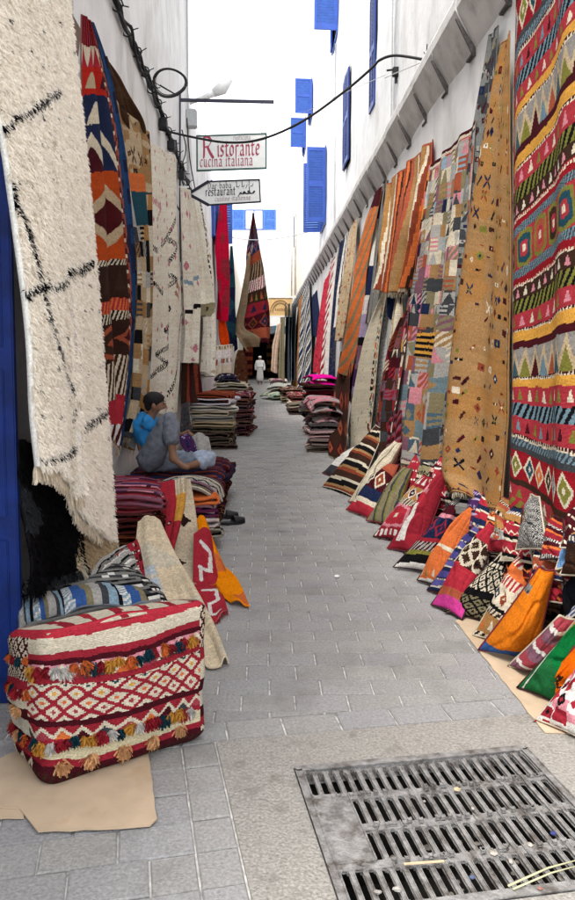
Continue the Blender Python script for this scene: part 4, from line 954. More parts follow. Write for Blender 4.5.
# ================================================================== RUGS HUNG ON THE LEFT WALL
LINES = [[(.0, .415), (.14, .385), (.30, .355), (.48, .325), (.78, .29), (1, .272)], [(0, .51), (.12, .56), (.25, .62), (.34, .68), (.42, .735)], ['dgrey', (.45, .74), (.50, .80), (.56, .86), (.60, .93), (.62, .98)],
   [(.05, .80), (.25, .765), (.50, .725), (.68, .705)], [(.70, .685), (.86, .66), (1, .635)], [(.48, .985), (.30, 1.0), (.2, 1.02)], [(.62, .955), (.8, .93), (1, .895)]]
def shag(name, label, rows, pat, n, ln, seed, mode='Y', flip=1, wd=.0055, group=None, droop=.8, res=.02):
    o, P, w, h = rug(name, label, 'rug', rows, pat, res=res, th=.025, folds=(1.6, .03), group=group, mode=mode, cap=(110, 230))
    add_pile(o, P, pat, w, h, n, ln, wd, seed, flip, droop); return o, P, w, h
def wl(P):
    L = [[(-12, 132), (8, 120), (28, 108), (52, 91)], [(-8, 190), (8, 205), (20, 228), (28, 256), (35, 288), (42, 318)], ['dgrey', (42, 318), (50, 345), (57, 372), (62, 395), (66, 420)], [(6, 299), (20, 291), (35, 287), (58, 280)], [(62, 272), (74, 268), (86, 263)], [(36, 459), (52, 455), (68, 448)], [(70, 432), (84, 424), (104, 410)]]
    out = []
    for l in L:
        c = [l[0]] if isinstance(l[0], str) else []
        out.append(c+px_uv(P, l[1:] if c else l))
    return lines(lin('fffaf0'), out, .018, 'black', .035, (.15, .010, 'dgrey'))
bt = [(13, 468, 2.72), (42, 476, 3.02), (68, 488, 3.30), (70, 512, 3.36), (94, 530, 3.72), (117, 552, 4.15)]
def rowat(y, xs): return [(x, yy, d) for x, yy, d in zip(xs, y, (2.72, 3.02, 3.30, 3.36, 3.72, 4.15))]
o, P, w, h = rug('shag_rug', 'huge shaggy cream rug with broken black lines, hanging beside the blue door', 'rug',
  [rowat((-330, -280, -235, -235, -190, -150), (-60, -20, 10, 14, 36, 56)), rowat((0, 0, 0, 0, 0, 0), (-36, -6, 20, 24, 46, 66)), rowat((170, 170, 170, 170, 170, 172), (-12, 18, 43, 46, 68, 85)), rowat((330, 332, 334, 336, 338, 340), (5, 32, 57, 60, 82, 101)), rowat((420, 424, 430, 440, 446, 450), (9, 37, 63, 66, 90, 110)), bt],
  wl, res=.02, th=.025, folds=(1.6, .02), group=GL, mode='Y', cap=(110, 230), measured=True, shape=lambda u, v: -.07*(1/(1+np.exp((u-.50)*60)))*np.minimum(1, .3+v)+0*v)
add_pile(o, P, RUGPAT[0], w, h, 200000, .031, .0025, 5, -1, .6)
add_fringe(o, P[:, -1], P[:, -1]-P[:, -3], .06, lin('f6ecd8'), 5, .0012)
shag('dark_shag_rug', 'black shaggy rug hanging in the gap under the cream shag rug', [[(12, 440, 3.0), (44, 450, 3.35), (72, 462, 3.75)], [(14, 520, 3.0), (46, 522, 3.3), (74, 526, 3.7)], [(16, 590, 2.98), (48, 586, 3.25), (78, 575, 3.6)]], plain(lin('1c1a1c'), 'dgrey', 6), 20000, .034, 8, flip=-1, group=GL, wd=.0035)
shag('beige_shag_rug', 'beige shaggy rug corner turned up below the cream shag rug', [[(62, 520, 3.5), (90, 535, 3.85), (122, 548, 4.2)], [(66, 548, 3.45), (92, 558, 3.75), (118, 560, 4.1)], [(70, 575, 3.4), (88, 572, 3.6), (104, 566, 3.9)]], plain(lin('c9b594'), 'cream', 6), 11000, .045, 9, flip=-1, group=GL, wd=.0032)
kl = over(bands([(.40, 'hatch', .07, 'red', 'black'), (.22, 'teeth', .3, 'cream', 'red'), (.32, 'mot', .8, lin('b8281c'), 'sand', 'maroon'), (.36, 'mot', .9, 'navy', 'cream', 'navy'), (.42, 'zig', .6, 'navy', 'cream', ['maroon', 'navy', 'brick']), (.95, 'dia', 1.5, lin('b0481c'), 'sand', lin('471418'), 'maroon'), (.06, 'hatch', .05, 'black', 'cream'),
   (.38, 'mot', .3, lin('33201a'), 'mauve', 'brown'), (.14, 'hatch', .05, 'orange', 'red'), (.10, 'hatch', .05, 'black', 'cream'), (.42, 'dia', .9, lin('33201a'), 'brick', 'brown', 'maroon'), (.45, 'hatch', .07, 'brown', 'cream'), (.3, 'plain', 1, 'red'), (.3, 'hatch', .12, 'maroon', 'white')]),
   (.86, .1, .93, 1, stripes((1, 'rust'), (1, 'maroon'), (.6, 'cream'), rep=26)), (.93, .06, 1, 1, plain('brick', 'maroon')))
rug('diamond_kilim', 'navy, brown and orange kilim with big outlined diamonds, hanging right of the cream shag rug', 'rug',
  [[(81, 14, 4.70), (90, 20, 4.85)], [(81, 60, 4.70), (99, 62, 5.3)], [(81, 140, 4.70), (114, 138, 5.75)], [(80, 230, 4.66), (123, 228, 5.95)], [(84, 310, 4.62), (128, 302, 6.0)], [(96, 390, 4.75), (124, 370, 6.0)], [(104, 440, 4.9), (113, 448, 5.6)]], kl, mode='Y', res=.009, folds=(1.5, .03), group=GL, cap=(170, 460), prof=lambda v: .2+.8*np.clip(v*2, 0, 1))
rug('navy_strip_rug', 'long narrow navy rug edge hanging right of the diamond kilim', 'rug',
  [[(90, 22, 5.1), (93, 22, 5.3)], [(104, 75, 5.7), (110, 72, 5.9)], [(114, 140, 5.95), (123, 138, 6.2)], [(123, 225, 6.1), (134, 222, 6.4)], [(128, 300, 6.15), (137, 300, 6.4)], [(123, 375, 6.1), (134, 375, 6.3)], [(114, 440, 5.8), (126, 445, 6.1)]], plain(lin('21406a'), 'navy', 8), mode='Y', folds=(.8, .02), group=GL)
rug('brown_underside_rug', 'brown rug underside fold hanging at the top of the pale patchwork rug', 'rug', [[(102, 55, 6.1), (110, 66, 6.3)], [(108, 88, 6.2), (134, 104, 6.9)], [(111, 108, 6.3), (148, 131, 7.45)], [(116, 128, 6.6), (146, 140, 7.6)]], plain(lin('4a3526'), 'brown', 6), mode='Y', folds=(2, .04), group=GL)
rug('pale_patchwork_rug', 'faded beige patchwork rug with blue-grey and ochre squares, left of the black zigzag rug', 'rug',
  [[(108, 96, 6.1), (148, 132, 7.3)], [(122, 190, 6.35), (151, 190, 7.3)], [(133, 260, 6.55), (152, 262, 7.3)], [(134, 330, 6.55), (150, 335, 7.2)], [(130, 400, 6.5), (143, 410, 7.0)], [(121, 440, 6.4), (134, 448, 6.8)]],
  over(patch(['sand', 'tan', 'cream', 'sand', 'lgrey', 'ochre', 'sand', 'black', 'dgrey'], .17, .15, 6, .25), (0, 0, 1, .22, scatter('sand', ['khaki', 'tan', 'brown'], .16, .06, 2, 'tan')), (.2, .22, .75, .32, plain('teal')), (.2, .17, .8, .22, plain('orange'))), mode='Y', group=GL, folds=(2, .035))
zz = [['black', (.82, .25), (.62, .33), (.80, .36), (.55, .45), (.75, .48), (.45, .56), (.66, .59), (.35, .67), (.55, .70), (.22, .77), (.38, .80), (.12, .86)], ['black', (.52, 0), (.58, .12), (.50, .22), (.56, .3), (.3, .36)], ['black', (.95, .62), (.85, .72), (.78, .84), (.6, .95)], ['brick', (.75, .5), (.92, .52), (.84, .55), (.72, .53)], ['lpink', (.1, .2), (.3, .22), (.2, .27)], ['black', (.1, .36), (.22, .38)], ['black', (.15, .5), (.3, .53)]]
rug('zigzag_rug', 'cream rug with black zigzag lines hanging directly behind the seated man', 'rug',
  [[(147, 140, 7.3), (176, 158, 9.6)], [(149, 210, 7.35), (177, 215, 9.6)], [(150, 290, 7.4), (180, 290, 9.6)], [(147, 360, 7.35), (180, 360, 9.5)], [(143, 412, 7.3), (176, 412, 9.2)]], lines(lin('f2ead8'), zz, .032, 'black', .05, (.2, .03, 'lpink')), mode='Y', group=GL, folds=(2, .04), res=.014)
rug('pink_flecked_rug', 'cream rug with pink and green flecks hanging behind the iron sign post', 'rug',
  [[(180, 186, 10), (189, 190, 11.2)], [(181, 240, 10), (193, 240, 11.6)], [(182, 300, 10), (196, 300, 11.8)], [(180, 360, 9.8), (192, 366, 11.4)]], lines(lin('f2ead8'), [['lblue', (.1, .5), (.5, .55), (.9, .5)], ['black', (.1, .7), (.9, .66)]], .03, 'black', 0, (.28, .06, 'lpink')), mode='Y', group=GL, folds=(2, .05), res=.02)
rug('folded_cream_rug', 'pale folded rug with a grey-brown underside sticking out, left of the red banner', 'rug',
  [[(188, 194, 12.2), (193, 198, 13)], [(193, 240, 12.4), (200, 238, 13.6)], [(197, 285, 12.4), (209, 283, 14)], [(196, 308, 12), (210, 306, 14)], [(199, 318, 12), (204, 318, 13)]], over(lines(lin('efe6d2'), [[(.3, .05), (.5, .3), (.3, .5)]], .03, 'dgrey', .1), (0, .76, 1, 1, plain('khaki', 'brown', 6))), mode='Y', group=GL, folds=(2, .06), res=.02)
rug('ribbed_cream_rug', 'cream rug with dark speckled ribs hanging between the folded rug and the red banner', 'rug',
  [[(194, 200, 14), (201, 203, 16)], [(199, 250, 14.4), (209, 250, 17)], [(201, 320, 14.4), (213, 318, 17)], [(199, 372, 14), (209, 378, 16)]], lines(lin('f2ead8'), [[(.25, 0), (.3, 1)], [(.7, 0), (.65, 1)]], .05, 'dgrey', .12, (.3, .06, 'sand')), mode='Y', group=GL, folds=(3, .07), res=.025)
rug('rust_brown_rug', 'rust-brown striped rug hanging low behind the pale folded stack', 'rug', [[(184, 348, 11.0), (200, 342, 12.6)], [(185, 372, 10.9), (200, 370, 12.4)], [(188, 402, 10.8), (201, 398, 12.2)]], stripes((1, 'brown'), (.6, 'rust'), (.8, 'maroon'), rep=4, axis='u'), mode='Y', group=GL, folds=(2, .05), res=.02)
rug('red_banner', 'plain crimson rug hanging like a narrow banner beneath the arrow sign', 'rug', [[(220, 203, 19.2), (226, 202, 20)], [(216, 255, 19), (228, 254, 20.4)], [(216, 290, 19), (228, 292, 20.4)], [(217, 318, 19), (226, 322, 20)]], plain(lin('c00a34'), 'crimson', 4), mode='Y', group=GL, folds=(1.5, .06), res=.03)
rug('orange_cloth', 'bright orange-red cloth end showing below the crimson banner', 'cloth', [[(218, 316, 19.6), (224, 312, 19.9)], [(219, 332, 19.6), (229, 334, 20)], [(221, 345, 19.6), (230, 344, 20)]], plain(lin('e04a10')), mode='Y', group=GL, res=.03)
rug('teal_rug', 'dark teal rug hanging to a point between the crimson banner and the hanging kilim', 'rug', [[(230.5, 246, 21), (232, 246, 21.2)], [(226, 285, 20.8), (235, 284, 21.6)], [(222, 318, 20.6), (236, 322, 21.6)], [(226, 330, 20.6), (236, 352, 21.6)]], plain('teal', 'navy', 5), mode='Y', group=GL, folds=(1.5, .05), res=.03)
rug('embroidered_cloth', 'white embroidered cloth covering a pile below the teal rug', 'cloth', [[(216, 346, 18), (233, 344, 18.6)], [(216, 360, 17.6), (233, 358, 18.4)], [(215, 376, 17.4), (233, 374, 18.2)]], bands([(.15, 'dots', .14, 'cream', 'khaki'), (.15, 'plain', 1, 'white'), (.15, 'dots', .18, 'white', 'brick', 'khaki'), (.2, 'plain', 1, 'cream')]), mode='Y', group=GL, res=.03)
pk = bands([(.5, 'plain', 1, 'maroon'), (.3, 'hatch', .2, 'maroon', 'dgrey'), (.3, 'dia', .35, 'navy', 'mauve', 'maroon', 'lgrey'), (.2, 'plain', 1, 'rust'), (.35, 'hatch', .16, 'khaki', 'maroon'), (.25, 'hatch', .1, 'crimson', 'white'), (.3, 'mot', .2, 'brown', 'brick', 'olive'), (.3, 'mot', .4, 'crimson', 'navy'), (.35, 'dia', .4, 'maroon', 'rust', 'navy', 'brown'), (.3, 'plain', 1, 'brick')], skew=.25)
rug('hanging_kilim', 'dark red and navy kilim hung by one corner above the middle of the alley', 'rug', [[(252.6, 213, 22), (253.6, 213, 22)], [(246, 262, 22), (263, 262, 22.2)], [(239, 310, 22), (270, 312, 22.4)], [(236, 328, 21.8), (272, 334, 22.4)], [(250, 335, 21.8), (271, 347, 22.4)]], pk, mode='Y', folds=(1.5, .06), res=.02, group='rugs hung over the alley')
rug('beige_underside', 'plain beige rug hung just left of the dark red hanging kilim, lower end curled', 'rug', [[(248, 255, 21.6), (250, 252, 21.8)], [(240, 300, 21.4), (248, 298, 21.8)], [(234, 330, 21.2), (246, 326, 21.6)], [(238, 340, 21), (262, 336, 21.5)], [(246, 350, 21.2), (262, 346, 21.6)]], plain(lin('8f7a60'), 'khaki', 4), mode='Y', folds=(1.5, .05), res=.02, group='rugs hung over the alley')
rug('brown_arched_rug', 'round-topped brown patterned rug standing upright near the dark passage', 'rug', [[(238, 350, 27.6), (243, 350, 27.8)], [(235, 362, 27.4), (247.5, 362, 28)], [(234, 380, 27.4), (248.5, 380, 28)], [(235, 396, 27.3), (247, 396, 27.8)]], scatter(lin('5d3826'), ['rust', 'tan', 'maroon'], .16, .06, 3), mode='Y', folds=(1, .06), res=.03, group='rugs near the passage')
rug('green_awning_cloth', 'dark green awning cloth over the entrance of the dark passage', 'cloth', [[(237, 327, 44), (268, 326, 44), (290, 326, 44)], [(237, 334, 41), (268, 333, 41), (290, 332, 41)]], stripes((2, 'teal'), (1, 'dgrey'), rep=5, axis='u'), mode='Y', folds=(4, .08), res=.08, group='rugs near the passage')

for lb, nm, x0, y0, c, d in (('dark red rug hanging just inside the left of the dark passage', 'passage_rug', -1.2, 48.4, ('maroon', 'rust'), 1), ('grey rug hanging just inside the right of the dark passage', 'passage_rug', 1.0, 48.6, ('grey', 'dgrey'), 2), ('ochre rug hanging deep inside the dark passage', 'passage_rug', .35, 52, ('ochre', 'brown'), 3)):
    rug(nm, lb, 'rug', [[(x0, y0, 3.0), (x0+.55, y0+.1, 3.0)], [(x0, y0, 1.8), (x0+.55, y0+.1, 1.8)], [(x0+.03, y0, .35), (x0+.5, y0+.1, .35)]], stripes((1, c[0]), (1, c[1]), rep=5), mode='W', folds=(2, .05), res=.04, group='rugs near the passage')

# ================================================================== FOLDED RUGS IN STACKS
def folded(label, cx, cy, z, wx, dy, th, pat, layers=3, rot=0, group=None, name='folded_rug', cat='folded rug', seed=None, sagx=.0):
    """one rug folded into layers; its folds face the alley (+x local) ; returns its top z"""
    seed = seed if seed is not None else sum(map(ord, label)) % 991
    rg = random.Random(seed)
    t = th/layers; r = t/2; pts = []
    for i in range(layers):
        zz = t*(i+.5); x0, x1 = -wx/2, wx/2+rg.uniform(-.015, .015)
        seq = [x0+r, x0+(x1-x0)*.35, x0+(x1-x0)*.7, x1-r] if i % 2 == 0 else [x1-r, x0+(x1-x0)*.7, x0+(x1-x0)*.35, x0+r]
        for x in seq: pts.append((x, zz))
        if i < layers-1:
            cxx = seq[-1]; s = 1 if i % 2 == 0 else -1
            for a in (-50, 0, 50): pts.append((cxx+s*r*math.cos(R(a))*1.1, zz+t/2+r*math.sin(R(a))))
    k = len(pts); nv_ = max(12, int(dy/.03)); prof = np.array(pts)
    tt = np.linspace(0, k-1, max(k*2, int(layers*wx/.02))); cur = catmull(np.stack([prof[:, 0], prof[:, 0]*0, prof[:, 1]], 1)[:, None, :], tt)[:, 0]
    yy = np.linspace(-dy/2, dy/2, nv_)
    P = np.zeros((len(tt), nv_, 3)); P[..., 0] = cur[:, 0][:, None]; P[..., 2] = cur[:, 2][:, None]; P[..., 1] = yy[None]
    P[..., 2] += (vnoise(P[..., 1]*5+seed, P[..., 0]*5, seed)-.5)*.034+(vnoise(P[..., 1]*17+seed, P[..., 0]*9, seed)-.5)*.008
    P[..., 0] += (vnoise(P[..., 1]*4, P[..., 2]*30+seed, seed+1)-.5)*.08
    P[..., 1] += (vnoise(P[..., 0]*9, P[..., 2]*80+seed, seed+2)-.5)*.025
    P[..., 2] -= sagx*(np.abs(P[..., 0])/(wx/2))**2*.03+sagx*(np.abs(P[..., 1])/(dy/2))**3*.03
    ca, sa = math.cos(rot), math.sin(rot); X = P[..., 0]*ca-P[..., 1]*sa+cx; Y = P[..., 0]*sa+P[..., 1]*ca+cy
    P = np.stack([X, Y, P[..., 2]+z], -1)
    w = float(np.linalg.norm(np.diff(cur, axis=0), axis=1).sum())
    me = sheet_mesh(name, P, pat, w, dy, min(t*.78, .02)); o = link(name, me, M_WOOL)
    return tag(o, label, cat, group)
def stack(group, base, cx, cy, wx, dy, specs, rot=0, z0=0.006, jit=.04, sagx=.6):
    z = z0; rg = random.Random(len(group)*7+len(specs))
    for i, (lb, th, pat, ly) in enumerate(specs):
        folded(lb, cx+rg.uniform(-jit, jit), cy+rg.uniform(-jit, jit), z, wx*rg.uniform(.93, 1.04), dy*rg.uniform(.94, 1.04), th, pat, ly, rot+rg.uniform(-.11, .11), group, seed=i*13+len(group), sagx=sagx if i == len(specs)-1 else 0)
        z += th*.93
    return z
dkA = lambda *c: stripes(*[(1+.6*(i % 2), x) for i, x in enumerate(c)], rep=6)
def kil(seed, *c): return bands([(.06, 'plain', 1, c[0]), (.05, 'zig', .06, c[1], c[2]), (.03, 'plain', 1, c[-1]), (.05, 'dots', .05, c[0], c[2], c[1]), (.04, 'hatch', .04, c[1], c[-1])], rep=4)
# stack D: dark red kilims, right of the cream shag rug
zD = stack('stack of dark red kilims by the shag rug', 0, -.985, 5.15, .42, .80, [
 ('maroon folded kilim at the bottom of the stack right of the shag rug', .15, kil(1, 'maroon', 'crimson', 'cream', 'black'), 3),
 ('black and red folded kilim low in the stack right of the shag rug', .09, kil(2, 'black', 'maroon', 'brick', 'cream'), 3),
 ('orange-lined folded kilim in the middle of the stack right of the shag rug', .08, kil(3, 'brown', 'orange', 'maroon', 'black'), 3),
 ('dark brown folded kilim above the orange-lined one in the stack by the shag rug', .09, kil(4, 'maroon', 'brown', 'brick', 'black'), 4),
 ('crimson folded kilim under the top two of the stack by the shag rug', .09, kil(5, 'crimson', 'black', 'cream', 'maroon'), 4),
 ('crimson and pink folded kilim second from the top of the stack by the shag rug', .08, kil(6, 'crimson', 'maroon', 'lpink', 'black'), 4),
 ('purple and pink patterned folded kilim on top of the stack by the shag rug', .075, stripes((1, 'mauve'), (.5, 'crimson'), (1, 'maroon'), (.4, 'lpink'), (.5, 'purple'), rep=5, axis='v'), 3)], rot=.10)
# stack C: in front of the man, topped by the zigzag blanket
zz_b = stripes((1, 'lgrey'), (.6, 'dgrey'), (.8, 'khaki'), (.5, 'black'), rep=7, axis='v', skew=.3)
zC = stack('stack of folded rugs in front of the man', 0, -.63, 5.72, .42, .62, [
 ('brown shaggy folded rug at the bottom of the stack in front of the man', .10, kil(7, 'brown', 'rust', 'tan', 'black'), 3),
 ('black and cream folded rug second from the ground in front of the man', .09, stripes((1, 'black'), (1, 'cream'), rep=5), 3),
 ('white folded rug with pink stripes in the stack in front of the man', .08, stripes((2, 'white'), (1, 'pink'), (.5, 'mauve'), rep=4), 3),
 ('plum striped folded rug in the stack in front of the man', .07, stripes((1, 'purple'), (1, 'maroon'), (.5, 'pink'), rep=5), 3),
 ('hot pink and white folded rug in the stack in front of the man', .07, stripes((1, 'hot'), (1, 'white'), (.6, 'maroon'), rep=4), 3)], rot=.08)
folded('bright orange folded cloth near the top of the stack in front of the man', -.60, 5.63, zC, .36, .46, .05, plain('orange'), 2, .1, 'stack of folded rugs in front of the man', sagx=.3)
zig = bands([(.05, 'zig', .12, 'lgrey', 'black'), (.03, 'plain', 1, 'cream'), (.05, 'zig', .12, 'khaki', 'dgrey'), (.025, 'plain', 1, 'black'), (.03, 'plain', 1, 'mauve')], rep=3, axis='u')
rug('zigzag_blanket', 'grey blanket with wavy black stripes lying over the stack in front of the man', 'blanket',
  [[(-1.000, 5.55, zC-.04), (-0.940, 5.80, zC+.04), (-0.880, 6.1, zC-.02)], [(-0.800, 5.50, zC+.085), (-0.760, 5.80, zC+.12), (-0.740, 6.12, zC+.07)], [(-0.590, 5.46, zC+.10), (-0.560, 5.78, zC+.12), (-0.540, 6.10, zC+.08)], [(-0.440, 5.45, zC+.05), (-0.410, 5.75, zC+.06), (-0.390, 6.05, zC+.03)], [(-0.390, 5.45, zC-.06), (-0.360, 5.72, zC-.06), (-0.350, 6.0, zC-.06)]], zig, mode='W', folds=(2, .012), res=.009, th=.016, group='stack of folded rugs in front of the man', cap=(110, 140))
# stack B: what the man sits on
zB = stack('low stack the man sits on', 0, -.80, 7.05, .84, 1.6, [
 ('black and mustard striped folded rug at the bottom of the stack the man sits on', .10, stripes((1, 'black'), (.5, 'ochre'), (1, 'maroon'), rep=9), 3),
 ('maroon and rust folded rug second from the bottom of the stack under the man', .09, stripes((1, 'maroon'), (.5, 'rust'), (1, 'black'), rep=9), 3),
 ('plum folded rug in the middle of the stack the man sits on', .09, stripes((1, 'purple'), (.6, 'crimson'), (1, 'black'), rep=9), 3),
 ('navy and brown folded rug second from the top of the stack under the man', .09, stripes((1, 'navy'), (.5, 'brown'), (1, 'maroon'), rep=9), 3),
 ('dark red folded rug just under the seated man', .10, stripes((1, 'maroon'), (.5, 'rust'), (1, 'navy'), rep=9), 3)])
# stack A: pale rugs behind the man
GA = 'stack of pale rugs behind the man'
spA = [('dark folded rug at the bottom of the pale stack behind the man', .11, kil(8, 'maroon', 'black', 'cream', 'brown'), 3), ('brown folded rug second from the bottom of the pale stack behind the man', .10, kil(9, 'brown', 'khaki', 'cream', 'black'), 3),
 ('maroon folded rug third from the bottom of the pale stack behind the man', .11, kil(10, 'maroon', 'black', 'cream', 'brown'), 3), ('khaki folded rug fourth from the bottom of the pale stack behind the man', .11, kil(11, 'khaki', 'brown', 'cream', 'black'), 3), ('sand folded rug in the lower half of the pale stack behind the man', .09, stripes((2, 'sand'), (.6, 'khaki'), rep=4), 3), ('grey-cream folded rug in the middle of the pale stack behind the man', .09, stripes((2, 'lgrey'), (.5, 'dgrey'), rep=4), 3), ('cream folded rug above the middle of the pale stack behind the man', .10, plain('cream', 'sand'), 3),
 ('ivory folded rug third from the top of the pale stack behind the man', .09, plain('white', 'cream'), 3), ('lilac-white folded blanket second from the top of the pale stack behind the man', .12, plain(lin('d4cfe0'), 'white'), 2), ('rust-red folded rug on top of the pale stack behind the man', .09, stripes((1, 'rust'), (.6, 'maroon'), (.3, 'orange'), rep=5), 4)]
zA = stack(GA, 0, -.86, 12.0, .74, 1.1, spA, rot=.0)
GE = 'dark folded rug ends beside the pale stack'
spE = [(f'{c} folded rug, {p} in the dark stack past the pale one', .115, kil(20+i, *cc), 3) for i, (c, p, cc) in enumerate((('black-red', 'lowest', ('black', 'crimson', 'cream', 'maroon')), ('maroon', 'second from the ground', ('maroon', 'black', 'lpink', 'navy')), ('brown', 'third from the ground', ('brown', 'rust', 'cream', 'black')),
   ('navy-red', 'fourth from the ground', ('navy', 'crimson', 'cream', 'black')), ('crimson', 'fifth from the ground', ('crimson', 'brown', 'white', 'black')), ('dark plum', 'third from the top', ('maroon', 'purple', 'cream', 'black')), ('rust and black', 'topmost but one', ('rust', 'black', 'cream', 'maroon')), ('crimson and navy', 'topmost', ('crimson', 'navy', 'cream', 'black'))))]
stack(GE, 0, -.50, 14.2, .52, 1.6, spE)
GF = 'further folded rugs on the left'
zF = stack(GF, 0, -.75, 16.6, .75, 1.3, [('maroon folded rug at the bottom of the far left stack', .14, kil(31, 'maroon', 'black', 'cream', 'brown'), 3), ('brown folded rug second in the far left stack', .14, kil(32, 'brown', 'rust', 'cream', 'black'), 3), ('dark red folded rug third in the far left stack', .14, kil(33, 'crimson', 'black', 'cream', 'navy'), 3), ('black folded rug fourth in the far left stack', .14, kil(34, 'black', 'maroon', 'cream', 'rust'), 3), ('crimson folded rug fifth in the far left stack', .16, kil(39, 'crimson', 'navy', 'cream', 'black'), 3), ('brown and black folded rug sixth in the far left stack', .16, kil(40, 'brown', 'black', 'cream', 'rust'), 3), ('olive-cream folded blanket near the top of the far left stack', .18, stripes((2, 'cream'), (.7, 'olive'), rep=4), 3)])
folded('crumpled navy and maroon cloth on the top of the far left stack', -.86, 16.6, zF, .5, .8, .24, kil(35, 'navy', 'maroon', 'lgrey', 'black'), 3, .2, GF, 'crumpled_cloth', 'cloth', sagx=2.5)
stack(GF, 0, -.72, 22.5, .7, 2.2, [('dark folded rug at the bottom of the pile under the teal rug', .22, kil(36, 'maroon', 'black', 'cream', 'brown'), 3), ('tan folded rug on the pile under the teal rug', .22, kil(37, 'tan', 'brown', 'cream', 'black'), 3), ('brown folded rug on top of the pile under the teal rug', .3, kil(38, 'brown', 'rust', 'cream', 'black'), 3)])

# stack under / behind the pouf
GP = 'rugs piled between the pouf and the shag rug'
zP = stack(GP, 0, -.86, 3.35, .62, .62, [('black folded rug at the bottom of the pile behind the pouf', .16, kil(41, 'black', 'dgrey', 'lgrey', 'maroon'), 3), ('red folded rug in the pile behind the pouf', .15, kil(42, 'crimson', 'maroon', 'cream', 'black'), 3), ('grey folded rug in the pile behind the pouf', .14, kil(43, 'grey', 'dgrey', 'white', 'black'), 3)], rot=.4)
rug('rag_rug', 'blue, grey and white striped rag rug lying on the pile behind the pouf', 'rug',
  [[(20, 606, 3.08), (40, 598, 3.15), (60, 593, 3.22), (100, 586, 3.36), (136, 590, 3.4)], [(18, 614, 2.98), (42, 606, 3.02), (64, 600, 3.08), (104, 594, 3.18), (142, 598, 3.22)], [(18, 628, 2.96), (44, 620, 2.99), (66, 614, 3.02), (106, 606, 3.10), (146, 608, 3.13)]],
  bands([(.05, 'plain', 1, 'lgrey'), (.03, 'plain', 1, 'dgrey'), (.05, 'plain', 1, 'lblue'), (.02, 'plain', 1, 'black'), (.05, 'hatch', .03, 'white', 'lblue'), (.05, 'plain', 1, 'blue'), (.04, 'plain', 1, 'khaki')], rep=3, axis='u'), mode='Y', folds=(3, .012), res=.008, th=.02, group=GP)
rug('grey_striped_rug', 'grey and black striped rug with white fringe draped below the beige shag corner', 'rug',
  [[(84, 590, 3.35), (100, 560, 3.7), (128, 545, 4.1)], [(96, 604, 3.25), (112, 576, 3.6), (134, 560, 3.95)], [(110, 612, 3.15), (124, 592, 3.45), (140, 580, 3.8)]], stripes((1.2, 'lgrey'), (.5, 'black'), (.8, 'grey'), (.4, 'white'), rep=4), mode='Y', folds=(2, .02), res=.009, group=GP, fringe=.06, fcol='white')
rug('red_knotted_rug', 'small red, black and white knotted rug bunched behind the pouf corner', 'rug',
  [[(106, 565, 3.75), (124, 548, 4.0), (136, 540, 4.2)], [(112, 585, 3.6), (128, 570, 3.85), (142, 562, 4.1)], [(120, 604, 3.5), (134, 592, 3.7), (146, 586, 3.9)]], scatter('crimson', ['black', 'white', 'white', 'black', 'maroon'], .06, .03, 3, None, .95), mode='Y', folds=(3, .03), res=.009, group=GP, fringe=.05)

# cloths draped in front of the stacks
GD_ = 'cloths draped over the left stacks'
rug('cream_blanket', 'heavy plain cream blanket draped to the ground behind the pouf', 'blanket',
  [[(138, 522, 4.55), (150, 516, 4.6), (160, 522, 4.6)], [(136, 560, 4.3), (160, 552, 4.35), (176, 556, 4.35)], [(150, 605, 4.0), (180, 600, 4.0), (202, 600, 4.0)], [(176, 640, 3.62), (200, 640, 3.62), (217, 632, 3.72)], [(190, 664), (212, 669), (229, 664)]], plain(lin('d9c8aa'), 'cream', 5), mode='Y', folds=(2, .028), res=.010, group=GD_)
rug('pale_blue_cloth', 'pale blue-grey rag tucked between the pouf and the cream blanket', 'cloth', [[(140, 575, 4.05), (150, 566, 4.2), (156, 575, 4.2)], [(142, 600, 3.9), (156, 596, 4.0), (166, 604, 4.0)], [(146, 630, 3.75), (160, 628, 3.8), (172, 634, 3.8)]], stripes((2, lin('b9c3cc')), (.6, 'cream'), rep=4), mode='Y', folds=(2, .03), res=.012, group=GD_)
mk = lines(lin('cfc2a8'), [], .02)
def cross(c0, cc):
    def f(U, V, w, h):
        a = np.broadcast_to(ck(c0), U.shape+(3,)).copy()
        for (x, y, s) in ((.55, .32, .055), (.38, .62, .05), (.6, .88, .05)):
            X = np.abs(U-x*w); Y = np.abs(V-y*h)
            m = ((X+Y < s) & (X+Y > s*.45)) | ((X < s*.2) & (Y < s)) | ((Y < s*.2) & (X < s*1.1))
            a = W3(m, ck(cc), a)
        return a
    return f
rug('motif_blanket', 'beige blanket with black cross motifs draped in front of the stack', 'blanket',
  [[(178, 478, 5.3), (190, 480, 5.3)], [(168, 520, 5.0), (196, 522, 5.1)], [(166, 560, 4.85), (198, 562, 4.95)], [(176, 602, 4.4), (196, 604, 4.5)]], cross(lin('cbbba0'), lin('2a1a18')), mode='Y', folds=(1, .02), res=.009, group=GD_)
rug('red_yellow_cloth', 'scarlet cloth with white eyelets and a yellow patch draped left of the beige motif blanket', 'cloth',
  [[(156, 484, 5.15), (186, 478, 5.25)], [(160, 510, 5.0), (184, 506, 5.1)], [(162, 548, 4.85), (172, 552, 4.9)]], over(scatter('red', ['white', 'maroon'], .14, .03, 5, None, .6), (.62, .25, 1, .6, plain('yellow')), (.62, 0, 1, .25, stripes((1, 'cream'), (1, 'sand'), rep=3, axis='u'))), mode='Y', folds=(2, .02), res=.009, group=GD_)
